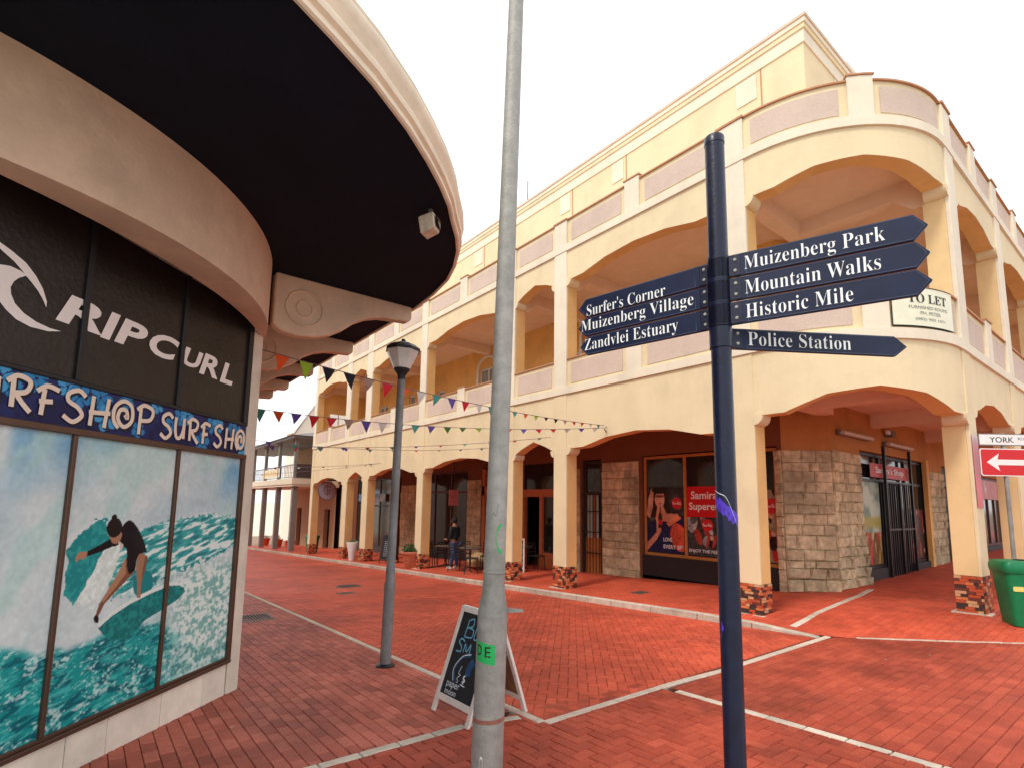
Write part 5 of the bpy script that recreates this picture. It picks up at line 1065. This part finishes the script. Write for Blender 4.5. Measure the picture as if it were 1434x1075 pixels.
def crowd(base, tones, seed):
    def p(u, z):
        img = fill(u, base); r = random.Random(seed)
        for k in range(46):
            c = r.choice(tones); cu, cz = r.uniform(0, 1.6), r.uniform(0, 1.6); img[ell(u, z, cu, cz, r.uniform(.03, .1), r.uniform(.08, .26), r.uniform(-.5, .5))] = c
            if k % 3 == 0: img[ell(u, z, cu, cz + .2, .05, .06)] = C3(206, 160, 136)
        return img + ((fbm(u, z, 24, 3, seed) - .5) * .25)[..., None]
    return p
def poster(name, lab, F, u0, u1, z0, z1, paint, d, group=None, step=.014, flip=True):
    """F(s, z, d); u is 0 at the left edge as seen"""
    t = thing(name, lab, 'poster', F((u0 + u1) / 2, z0, d), 0, group); o0 = Vector(t.location)
    def P(u, z, o=0.0): return tuple(Vector(F(u0 + u if not flip else u1 - u, z0 + z, d + o)) - o0)
    print_mesh('print', 0, u1 - u0, 0, z1 - z0, step, P, paint, t); return t, P
def disc(P, t, cu, cz, R, word='Coca-Cola'):
    mb = MB(); n = 28; mb.add([P(cu + R * math.cos(2 * math.pi * k / n), cz + R * math.sin(2 * math.pi * k / n), .006) for k in range(n)], [tuple(range(n))]); mb.build('red_disc', RED, t)
    text('lettering', script_face(word), lambda x, y: P(cu - R * .82 + x, cz - R * .2 + y, .009), R * 1.64, R * .5, WTX, t, off=.01, res=3)
t, P = poster('drinks_poster', 'drinks poster of a dark haired woman with a bottle, reading LOVE EVERY SIP', LW, 7.96, 9.09, .52, 2.2, poster_sip, -.1)
disc(P, t, .94, 1.26, .15)
text('lettering', 'LOVE', lambda x, y: P(.52 + x, .28 + y, .006), .26, .1, WTX, t, off=.014); text('lettering', 'EVERY SIP', lambda x, y: P(.52 + x, .1 + y, .006), .56, .1, WTX, t, off=.014)
t, P = poster('shop_name_sign', 'red Samira Superette sign in the arcade window', LW, 6.76, 7.86, 1.45, 2.2, lambda u, z: fill(u, PRD), -.1, step=.2)
text('lettering', 'Samira', lambda x, y: P(.12 + x, .44 + y, .006), .7, .19, WTX, t, off=.018); text('lettering', 'Superette', lambda x, y: P(.06 + x, .12 + y, .006), .98, .235, WTX, t, off=.018)
t, P = poster('drinks_poster', 'black and white drinks poster of a crowd under the red shop name sign', LW, 6.76, 7.86, .52, 1.44, crowd(C3(60, 60, 60), [C3(30, 30, 30), C3(150, 150, 150), C3(190, 188, 184), C3(90, 90, 90), C3(170, 60, 50)], 3), -.1)
disc(P, t, .55, .74, .15); text('lettering', 'ENJOY THE FEELING', lambda x, y: P(.04 + x, .05 + y, .006), 1.0, .1, WTX, t, off=.014)
t, P = poster('drinks_poster', 'tall drinks poster of bottles partly hidden by the corner pier', LW, 5.62, 6.7, .52, 2.1, crowd(C3(150, 140, 110), [C3(70, 30, 24), C3(40, 16, 16), C3(214, 150, 110), C3(200, 196, 170), C3(190, 40, 40)], 5), -.1)
disc(P, t, .93, 1.22, .17); 
def reflection_print(u, z):
    n = fbm(u, z, 2.5, 3, 33); img = mix(fill(u, C3(196, 206, 186)), fill(u, C3(120, 146, 130)), smooth(n, .35, .6)); img = mix(img, fill(u, C3(176, 166, 86)), smooth(z, .8, .95) * (1 - smooth(z, 1.05, 1.2))); c = crowd(C3(120, 86, 50), [C3(190, 160, 90), C3(220, 200, 150), C3(150, 50, 40), C3(70, 50, 40), C3(200, 60, 50)], 12)(u, z)  # pale green upper part: glass reflections put into the colour
    return mix(img, c, 1 - smooth(z, .72, .8))
t, P = poster('window_print', 'colourful crowd print under painted pale reflections, left of the barred shop door', RW, 14.4, 15.65, .4, 2.38, reflection_print, -.1, flip=False, step=.03)
t, P = poster('window_print', 'dark reddish print right of the barred shop door', RW, 17.7, 18.95, .4, 1.75, crowd(C3(70, 44, 40), [C3(120, 50, 44), C3(60, 40, 40), C3(160, 70, 60), C3(90, 80, 70)], 14), -.1, flip=False, step=.03)
t, P = poster('shop_name_sign', 'faded red shop sign over the barred York road door', RW, 14.9, 17.7, 2.5, 2.84, lambda u, z: fill(u, C3(190, 60, 58)), -.02, step=.3, flip=False)
text('lettering', "Samira's Shop", lambda x, y: P(.35 + x, .07 + y, .006), 2.0, .2, WTX, t, off=.02)
def fadered(u, z): return mix(fill(u, C3(214, 70, 80)), fill(u, C3(220, 200, 200)), smooth(z, .9, 1.25)) 
t, P = poster('narrow_banner', 'narrow faded red banner on the York road side of the bin-side pier', lambda s, z, d=0.0: (s, 2.23 - d, z), 11.42, 11.8, 1.75, 2.95, fadered, .01, flip=False, step=.04)
t, P = poster('red_banner', 'red and white banner in the far York road shop window', RW, 24.7, 28.4, 2.2, 2.9, crowd(C3(200, 90, 90), [C3(220, 200, 196), C3(190, 60, 66)], 21), -.05, flip=False, step=.08)
t, P = poster('blue_shop_sign', 'pale blue fascia sign across the far arcade shopfront', LW, 25.0, 28.4, 1.72, 2.12, lambda u, z: mix(fill(u, C3(110, 170, 206)), fill(u, C3(180, 206, 216)), smooth(fbm(u, z, 3, 3, 2), .4, .6)), .02, step=.06)

# round hanging sign
hs = thing('hanging_sign', 'round mauve-grey hanging sign with a curled motif between the last two piers', 'hanging sign', (9.45, 26.9, 2.22))
mb = MB(); mb.tube([(0, -.03, 0), (0, .03, 0)], .46, 32); mb.build('disc', mat('mauve_sign', srgb(176, 164, 176), .6, .1, 8), hs)
mb = MB(); mb.tube([(.46 * math.cos(a), -.03, .46 * math.sin(a)) for a in [2 * math.pi * k / 32 for k in range(33)]], .02, 6); mb.build('rim', mat('dark_mauve', srgb(96, 84, 96), .6, .1), hs)
mb = MB(); stroke(mb, [(.16, .14), (.05, .24), (-.12, .18), (-.16, -.04), (-.02, -.18), (.14, -.1), (.1, .04), (.0, .0)], .035, lambda a, b: (a, -.036, b)); stroke(mb, [(-.02, .28), (.02, -.26)], .03, lambda a, b: (a, -.038, b)); mb.build('motif', MATS['dark_mauve'], hs)
mb = MB(); mb.box(-.3, .5, -.02, .02, .5, .56); mb.box(-.2, -.17, -.015, .015, .4, .5); mb.box(.17, .2, -.015, .015, .4, .5); mb.build('hanger', BLKM, hs)
t = thing('hanging_sign', 'small yellow square sign above the round mauve sign', 'hanging sign', (10.2, 26.6, 2.75)); mb = MB(); mb.box(-.3, .3, -.02, .02, -.2, .25); mb.build('board', mat('yellow_sign', srgb(206, 190, 120), .6, .2, 8), t); mb = MB(); mb.lathe([(.1, 0), (.1, .02), (0, .02)], n=14); o = mb.build('dark_emblem', BTX, t); o.rotation_euler = (math.pi / 2, 0, 0); o.location = (0, -.01, .05); mb = MB(); mb.tube([(0, 0, .25), (0, 0, 1.1)], .015, 6); mb.build('rod', BLKM, t)

# ------------------------------------------------------------------ bunting
FC = {n: mat('bunting_' + n, c, .8, .1, 30) for n, c in dict(orange=srgb(226, 92, 36), lime=srgb(150, 190, 50), black=srgb(26, 26, 40), taupe=srgb(170, 150, 140), red=srgb(200, 36, 50), white=srgb(210, 206, 200), teal=srgb(70, 150, 140), purple=srgb(96, 78, 160), green=srgb(70, 110, 50)).items()}
CORD = mat('bunting_cord', srgb(120, 106, 110), .8, .1)
def bunting(lab, a, b, sag, seq, step, w, h, seed, start=0.0, wind=.5):
    r = random.Random(seed); a, b = Vector(a), Vector(b); t = thing('bunting_string', lab, 'bunting', a, 0, 'bunting strings over the street'); L = (b - a).length
    P = lambda k: a + (b - a) * k - Vector((0, 0, 4 * sag * k * (1 - k)))
    mb = MB(); mb.tube([P(i / 24) - a for i in range(25)], .006, 4); mb.build('cord', CORD, t)
    s = start; i = 0; d = (b - a).normalized()
    w0, h0 = w, h
    while s < L - w0:
        kk = max(0, min(1, (s / L - .3) * 3)); w, h = w0 * (1 - .25 * kk), h0 * (1 - .62 * kk)
        p0, p1 = P(s / L) - a, P((s + w) / L) - a; sw = Vector((r.uniform(-.5, .5), r.uniform(-.2, 1), 0)) * h * wind; tip = (p0 + p1) / 2 + Vector((r.uniform(-.03, .03), 0, -h * r.uniform(.75, 1))) + sw
        m1, m2 = (p0 + tip) / 2 + sw * -.18, (p1 + tip) / 2 + sw * -.18; mb = MB(); mb.add([p0, p1, m2, m1, tip], [(0, 1, 2, 3), (3, 2, 4)]); mb.build('flag', FC[seq[i % len(seq)]], t); s += step; i += 1
H1 = (8.93, 7.93, 3.4); H2 = (8.95, 12.15, 3.27); H3 = (8.95, 19.5, 3.2)
bunting('near bunting string from under the navy canopy, orange and lime flags first', (1.45, 6.6, 3.42), (8.93, 7.93, 3.45), .12, ['orange', 'lime', 'black', 'black', 'taupe', 'red', 'orange', 'white', 'teal', 'purple', 'red', 'white', 'teal', 'purple', 'teal'], .31, .19, .24, 1, .15)
bunting('second bunting string ending at the same hook, green flags at its canopy end', (1.4, 11.2, 3.5), H1, .22, ['green', 'green', 'lime', 'teal', 'orange', 'purple', 'red', 'red', 'taupe', 'purple', 'white', 'teal', 'teal', 'purple'], .33, .2, .26, 2, .0, .35)
bunting('bunting string low across the street meeting the narrow bay, red and purple flags', (1.4, 14.5, 3.3), H2, .25, ['white', 'red', 'white', 'purple', 'teal', 'red', 'purple', 'teal'], .62, .16, .15, 3, .1, .5)
bunting('third far bunting string reaching the balcony pier behind the lamp post', (1.4, 16, 3.2), (8.95, 9.7, 3.35), .25, ['teal', 'purple', 'red', 'green', 'purple', 'red'], .62, .16, .15, 4, .2, .5)
bunting('far bunting string of tiny flags, upper of the two by the verandah', (1.4, 24, 2.9), H3, .15, ['red', 'white', 'green', 'red', 'purple'], .9, .18, .14, 5, .2, .5)
bunting('far bunting string of tiny flags, lower of the two by the verandah', (2.0, 34, 2.9), H3, .25, ['red', 'teal', 'purple', 'red', 'green'], 1.0, .18, .14, 6, .2, .5)

# ------------------------------------------------------------------ verandah building and pale building beyond
VB = thing('verandah_building', 'old two-storey building with a grey posted verandah beyond the yellow arcade', 'building')
VG = mat('verandah_grey_paint', srgb(134, 128, 122), .7, .12, 4); VC = mat('verandah_cream', srgb(226, 214, 190), .75, .1, 4); VR = mat('corrugated_roof_grey', srgb(120, 116, 114), .6, .15, 4); VW = mat('old_brick_wall', srgb(176, 140, 108), .9, .25, 6)
for i, y in enumerate((31.3, 34.6, 37.9, 41.2, 44.5)):
    gz = G(9, y); mb = MB(); mb.box(8.97, 9.27, y - .13, y + .13, gz - .1, 2.5); mb.build('verandah_column', VG, VB, bev=.02)
    mb = MB(); mb.box(9.0, 9.18, y - .09, y + .09, 2.95, 5.25); mb.build('verandah_post', VG, VB)
    mb = MB(); mb.add([(9.05, y + .09, 4.9), (9.05, y + .6, 5.25), (9.12, y + .6, 5.25), (9.12, y + .09, 4.9)], [(0, 1, 2, 3)]); mb.build('post_brace', VG, VB)
mb = MB(); mb.box(8.9, 11.6, 31.0, 46, 2.5, 2.62); mb.build('verandah_ceiling', VC, VB); mb = MB(); mb.box(8.85, 11.6, 30.95, 46, 2.62, 2.95); mb.build('verandah_floor', VC, VB)
mb = MB(); mb.box(8.8, 11.6, 30.9, 46, 5.25, 5.4); mb.build('roof_edge', VR, VB)
mb = MB(); mb.hexa([(8.7, 30.8, 5.4), (13, 30.8, 5.4), (13, 46, 5.4), (8.7, 46, 5.4)], [(11.6, 33, 6.1), (13, 33, 6.1), (13, 44, 6.1), (11.6, 44, 6.1)]); mb.build('roof', VR, VB)
for y0, y1 in ((31.4, 34.5), (34.7, 37.8), (38, 41.1), (41.3, 44.4)):
    r_ = bpy.data.objects.new('railing', None); COL.objects.link(r_); r_.parent = VB
    mb = MB(); mb.box(9.04, 9.1, y0, y1, 3.72, 3.78); mb.build('top_rail', VG, r_); mb = MB(); mb.box(9.05, 9.09, y0, y1, 3.02, 3.06); mb.build('bottom_rail', VG, r_)
    bal = MB(); bal.box(9.055, 9.08, -.015, .015, 3.06, 3.72); me = bal.mesh('baluster', VG)
    for k in range(10): inst(me, 'baluster', r_, (0, y0 + (k + .5) * (y1 - y0) / 10, 0))
mb = MB(); mb.box(9.1, 11.5, 31.02, 31.06, 3.0, 3.78); mb.build('end_panel', mat('dark_railing', srgb(74, 62, 62), .7, .15), VB)
wall('wall', lambda s, z, d=0.0: (11.5 - d, s, z), 31.1, 39.5, -1.7, 5.3, [(32, 33, -1.3, 1.2), (34.5, 36, -.5, 1.2), (37.5, 38.5, -1.4, 1.2), (32.2, 33.2, 3, 4.8), (35, 36, 3, 4.8)], VW, parent=VB)
mb = MB(); mb.box(11.8, 18, 31.2, 39.4, -1.7, 5.25); mb.build('interior_mass', mat('dark_interior', (.03, .025, .022), .9), VB)
mb = MB(); mb.box(11.5, 18, 39.5, 39.7, -1.8, 5.3); mb.build('wall', VW, VB)
def bannerp(u, z):
    img = fill(u, C3(228, 214, 180)); m = (np.abs(z - .26 - .05 * np.sin(u * 9)) < .12) & (np.sin(u * 14) > -.75) & (u > .3) & (u < 3.4); img[m] = C3(220, 172, 66); return img
t, P = poster('verandah_banner', 'cream banner with a worn yellow pattern on the verandah railing', lambda s, z, d=0.0: (9.02 - d, s, z), 34.2, 38.4, 3.1, 3.65, bannerp, .01, step=.06)
PB = thing('pale_building', 'faint cream gabled building rising far behind the verandah roof', 'building')
PBM = mat('far_cream_wall', srgb(236, 228, 210), .9, .06, 2)
mb = MB(); mb.prism([(14.4, -3), (30, -3), (30, 8), (17.2, 12.6), (14.4, 8)], lambda x, z: (x, 50, z), lambda x, z: (x, 53, z)); mb.build('wall', PBM, PB)
mb = MB(); mb.hexa([(14.2, 49.8, 7.9), (14.2, 53, 7.9), (17.2, 53, 12.62), (17.2, 49.8, 12.62)], [(14.2, 49.8, 8.05), (14.2, 53, 8.05), (17.2, 53, 12.8), (17.2, 49.8, 12.8)]); mb.build('roof', mat('far_pale_roof', srgb(232, 228, 220), .8, .06, 3), PB)
for x in (15.2, 17, 19):
    for z in (3, 6): mb = MB(); mb.box(x, x + .9, 49.93, 49.99, z, z + 1.5); f = mb.build('window', MATS['bright_window_glass'], PB); mb = MB(); mb.box(x + .42, x + .48, 49.9, 49.93, z, z + 1.5); mb.build('glazing_bar', WHT, f)

# ------------------------------------------------------------------ cafe furniture, planters
IRN = mat('dark_iron', (.03, .028, .026), .5, .25, 20, metal=.3)
def cafe_chair():
    t = thing('cafe_chair', '', 'chair')
    for sx in (-1, 1):
        mb = MB(); mb.tube([(sx * .19, -.19, 0), (sx * .17, -.17, .45)], .013, 6); mb.build('leg', IRN, t)
        mb = MB(); mb.tube([(sx * .19, .22, 0), (sx * .17, .17, .45), (sx * .17, .22, .86)], .013, 6); mb.build('leg', IRN, t)
    mb = MB(); mb.box(-.2, .2, -.2, .19, .44, .465); mb.build('seat', IRN, t, bev=.008)
    b = bpy.data.objects.new('backrest', None); COL.objects.link(b); b.parent = t
    for z in (.56, .66, .76, .84): mb = MB(); y = .185 + (z - .45) * .11; mb.box(-.17, .17, y - .008, y + .008, z - .018, z + .018); mb.build('slat', IRN, b)
    return t
def cafe_table():
    t = thing('cafe_table', '', 'table')
    mb = MB(); mb.lathe([(.36, .70), (.375, .715), (.375, .73), (.36, .74), (0, .74)], n=24); mb.build('tabletop', mat('worn_table_top', srgb(96, 84, 74), .4, .2, 8), t, smooth=True)
    mb = MB(); mb.tube([(0, 0, .03), (0, 0, .7)], .03, 10); mb.build('stem', IRN, t)
    for k in range(3): a = 2.1 * k; mb = MB(); mb.tube([(0, 0, .12), (.18 * math.cos(a), .18 * math.sin(a), .06), (.3 * math.cos(a), .3 * math.sin(a), .01)], .018, 6); mb.build('foot', IRN, t)
    return t
tp = cafe_table(); cp = cafe_chair()
TB = [(9.9, 16.0, 'dark round cafe table nearest the terracotta planter'), (9.75, 14.3, 'dark round cafe table directly behind the grey pole side, next to the standing person'), (11.1, 13.4, 'dark round cafe table in front of the dark open doorway')]
for i, (x, y, lab) in enumerate(TB):
    t = tp if i == 0 else copy_tree(tp); t.location = (x, y, S(x, y)); t['label'] = lab; t['group'] = 'cafe tables in the arcade'
CH = [(9.5, 16.5, 2.4, 'iron cafe chair tucked behind the terracotta planter'), (10.4, 15.7, -1.0, 'iron cafe chair on the shop side of the planter table'), (9.4, 14.7, 2.6, 'iron cafe chair on the kerb side of the middle table, beside the person'), (10.2, 14.0, -.8, 'iron cafe chair on the shop side of the middle table'),
      (9.4, 13.7, 1.0, 'iron cafe chair facing the middle table from the grey pole side'), (10.7, 13.7, 2.2, 'iron cafe chair nearest the narrow white framed menu board'), (11.2, 12.75, .2, 'iron cafe chair beside the striped door pier, near the dark doorway'), (10.0, 16.75, 3.3, 'iron cafe chair at the far side of the planter table')]
for i, (x, y, a, lab) in enumerate(CH):
    t = cp if i == 0 else copy_tree(cp); t.location = (x, y, S(x, y)); t.rotation_euler = (0, 0, a); t['label'] = lab; t['group'] = 'cafe chairs in the arcade'
def leafball(parent, c, R, n, seed, mt=LEAF, h=1.0):
    r = random.Random(seed); mb = MB()
    for _ in range(n):
        a, b, k = r.uniform(0, 6.28), math.acos(r.uniform(-.3, 1)), r.random() ** .5; p = Vector((c[0] + R * k * math.sin(b) * math.cos(a), c[1] + R * k * math.sin(b) * math.sin(a), c[2] + R * h * k * math.cos(b)))
        d = Vector((r.uniform(-1, 1), r.uniform(-1, 1), r.uniform(-.2, 1))).normalized() * R * .4; w = d.cross(Vector((r.uniform(-1, 1), r.uniform(-1, 1), .3))).normalized() * R * .1
        mb.add([p, p + d * .5 + w, p + d, p + d * .5 - w], [(0, 1, 2, 3)])
    o = mb.build('foliage', mt, parent); o['kind'] = 'stuff'
def planter(x, y, prof, mt, lab, R, n, seed, h=1.0):
    t = thing('planter', lab, 'planter', (x, y, S(x, y))); mb = MB(); mb.lathe(prof, n=24); mb.build('pot', mt, t, smooth=True); top = prof[-1][1]; leafball(t, (0, 0, top), R, n, seed, h=h)
planter(8.95, 16.75, [(.17, 0), (.19, .03), (.3, .42), (.33, .5), (.36, .5), (.36, .56), (.31, .57), (.3, .53), (0, .52)], TER, 'large terracotta pot with a low green plant at the kerb side of the yellow pier', .34, 260, 1, .8)
planter(8.9, 21.9, [(.12, 0), (.15, .3), (.24, .72), (.24, .76), (.2, .76), (.2, .72), (0, .71)], WHT, 'tall tapered white planter between the two narrow-bay piers', .18, 90, 2)
planter(9.6, 24.4, [(.2, 0), (.28, .4), (.3, .46), (0, .44)], TER, 'pinkish low pot in the arcade left of the menu board', .2, 80, 3)
for i, (x, y) in enumerate(((9.6, 33.2), (9.8, 36.5), (9.9, 40))):
    planter(x, y, [(.2, 0), (.3, .45), (.32, .5), (0, .48)], mat('orange_pot', srgb(206, 84, 44), .7, .1), ('orange pot under the verandah nearest its corner column', 'orange pot under the verandah between its second and third columns', 'orange pot at the far end under the verandah')[i], .25, 60, 4 + i)
t = thing('chair_cushion', 'pale tan bean cushion on the pavement by the middle cafe table', 'cushion', (10.5, 14.9, S(10.5, 14.9))); mb = MB(); mb.lathe([(.2, 0), (.36, .08), (.4, .22), (.3, .4), (.12, .5), (0, .52)], n=18); mb.build('cushion', mat('tan_canvas', srgb(176, 142, 100), .9, .15, 8), t, smooth=True)
t = thing('hanging_sign', 'small red and white hanging sign beside the sandstone pier behind the cafe', 'hanging sign', (10.9, 17.2, 1.9)); mb = MB(); mb.box(-.2, .2, -.02, .02, -.3, .3); mb.build('board', mat('faded_red_white', srgb(214, 130, 124), .6, .35, 12), t); mb = MB(); mb.tube([(0, 0, .3), (0, 0, 2.1)], .012, 6); mb.build('rod', BLKM, t)

# ------------------------------------------------------------------ people
SKIN = mat('skin', srgb(150, 104, 80), .6, .05); HAIR = mat('dark_hair', srgb(30, 24, 22), .7, .2, 30); JEAN = mat('blue_denim', srgb(52, 76, 120), .9, .2, 20); JKT = mat('dark_green_jacket', srgb(24, 34, 34), .85, .2, 12); SHOE = mat('pale_shoes', srgb(190, 170, 160), .7, .1)
def skinned(V, E, Rr, root, mt, parent, name, sub=2):
    me = bpy.data.meshes.new(name); me.from_pydata(V, E, []); o = bpy.data.objects.new(name, me); COL.objects.link(o)
    m = o.modifiers.new('s', 'SKIN'); m.use_smooth_shade = True; o.modifiers.new('u', 'SUBSURF').levels = sub
    sv = me.skin_vertices[0].data
    for i, r_ in enumerate(Rr): sv[i].radius = (r_, r_) if not isinstance(r_, tuple) else r_; sv[i].use_root = (i == root)
    dg = bpy.context.evaluated_depsgraph_get(); me2 = bpy.data.meshes.new_from_object(o.evaluated_get(dg)); bpy.data.objects.remove(o)
    me2.materials.clear(); me2.materials.append(mt); ob = bpy.data.objects.new(name, me2); COL.objects.link(ob); ob.parent = parent; return ob
def person(x, y, rz, lab, top, legs, k=1.0):
    t = thing('person', lab, 'person', (x, y, S(x, y) if x > 8.5 else G(x, y)), rz); t.scale = (k, k, k)
    # faces +y. one continuous body
    V = [(0, 0, .95), (0, 0, 1.1), (0, .01, 1.28), (0, .01, 1.42), (0, .02, 1.52), (0, .05, 1.62)]; R_ = [(.15, .11), (.135, .1), (.15, .105), (.1, .075), .05, .085]; E = [(0, 1), (1, 2), (2, 3), (3, 4), (4, 5)]
    def ch(start, pts):
        i = start
        for p, r_ in pts: V.append(p); R_.append(r_); E.append((i, len(V) - 1)); i = len(V) - 1
        return i
    for s in (-1, 1):
        f = .08 * s
        ch(0, [((s * .1, 0, .88), .09), ((s * .11, f * .6, .5), .058), ((s * .12, -f * .3, .28), .052), ((s * .12, -f * .5, .08), .038), ((s * .14, .1 - f * .5, .04), .036), ((s * .145, .17 - f * .5, .03), .028)])
        w = ch(3, [((s * .19, 0, 1.40), .055), ((s * .23, .0, 1.12), .042), ((s * .2, .16, .98), .034), ((s * .17, .25, 1.0), .028), ((s * .165, .29, 1.0), .03)])
        for q in range(4): ch(w, [((s * (.185 - q * .016), .33, 1.005 - q * .004), .009), ((s * (.183 - q * .016), .355 + .008 * (1 if q in (1, 2) else 0), .99), .008)])
        ch(w, [((s * .14, .3, 1.02), .009), ((s * .13, .32, 1.01), .008)])
    skinned(V, E, R_, 0, SKIN, t, 'body', 2)
    def shell(nm, pts, rr, mt): skinned(pts, [(i, i + 1) for i in range(len(pts) - 1)], rr, 0, mt, t, nm, 2)
    Vt = [(0, 0, .92), (0, 0, 1.1), (0, .01, 1.28), (0, .01, 1.41), (0, .015, 1.47)]; Rt = [(.185, .145), (.165, .13), (.18, .135), (.13, .1), .07]; Et = [(0, 1), (1, 2), (2, 3), (3, 4)]
    for s in (-1, 1):
        b = len(Vt); Vt += [(s * .2, 0, 1.39), (s * .24, 0, 1.12), (s * .205, .15, .98)]; Rt += [.075, .06, .048]; Et += [(3, b), (b, b + 1), (b + 1, b + 2)]
    skinned(Vt, Et, Rt, 0, top, t, 'jacket', 2)
    Vl = [(0, 0, .97)]; Rl = [(.165, .125)]; El = []
    for s in (-1, 1):
        f = .08 * s; b = len(Vl); Vl += [(s * .1, 0, .86), (s * .11, f * .6, .5), (s * .12, -f * .3, .28), (s * .12, -f * .5, .1)]; Rl += [.105, .075, .066, .06]; El += [(0, b), (b, b + 1), (b + 1, b + 2), (b + 2, b + 3)]
        mb = MB(); mb.lathe([(.03, -.0), (.05, .01), (.05, .05), (.03, .09), (0, .1)], n=10); o = mb.build('shoe', SHOE, t, smooth=True); o.location = (s * .14, .06 - f * .5, 0); o.scale = (1, 2.4, 1)
    skinned(Vl, El, Rl, 0, legs, t, 'trousers', 2)
    mb = MB(); mb.lathe([(.0, 0), (.07, .02), (.1, .08), (.105, .14), (.085, .2), (0, .24)], n=16); o = mb.build('hair', HAIR, t, smooth=True); o.location = (0, .015, 1.545); o.scale = (.95, 1.0, .95)
    for s in (-1, 1):
        mb = MB(); mb.lathe([(0, -.012), (.012, 0), (0, .012)], n=8); o = mb.build('eye', BTX, t); o.location = (s * .035, .13, 1.64)
        mb = MB(); mb.lathe([(0, -.02), (.014, 0), (0, .02)], n=8); o = mb.build('ear', SKIN, t); o.location = (s * .09, .05, 1.63)
    mb = MB(); mb.lathe([(.014, -.02), (.01, .01), (0, .03)], n=6); o = mb.build('nose', SKIN, t); o.location = (0, .145, 1.615)
    mb = MB(); mb.box(-.025, .025, -.004, .004, -.005, .005); o = mb.build('mouth', mat('lips', srgb(140, 70, 64)), t); o.location = (0, .128, 1.575)
    return t
person(9.75, 15.25, math.radians(20), 'standing person in a dark jacket and blue jeans at the cafe tables', JKT, JEAN, .97)
person(9.0, 43, math.radians(120), 'tiny distant person in dark clothes beyond the verandah columns', JKT, HAIR, .95)
person(8.0, 47, math.radians(200), 'tiny distant person in red beyond the farthest verandah column', mat('red_top', srgb(170, 60, 50), .8, .1), JEAN, .95)
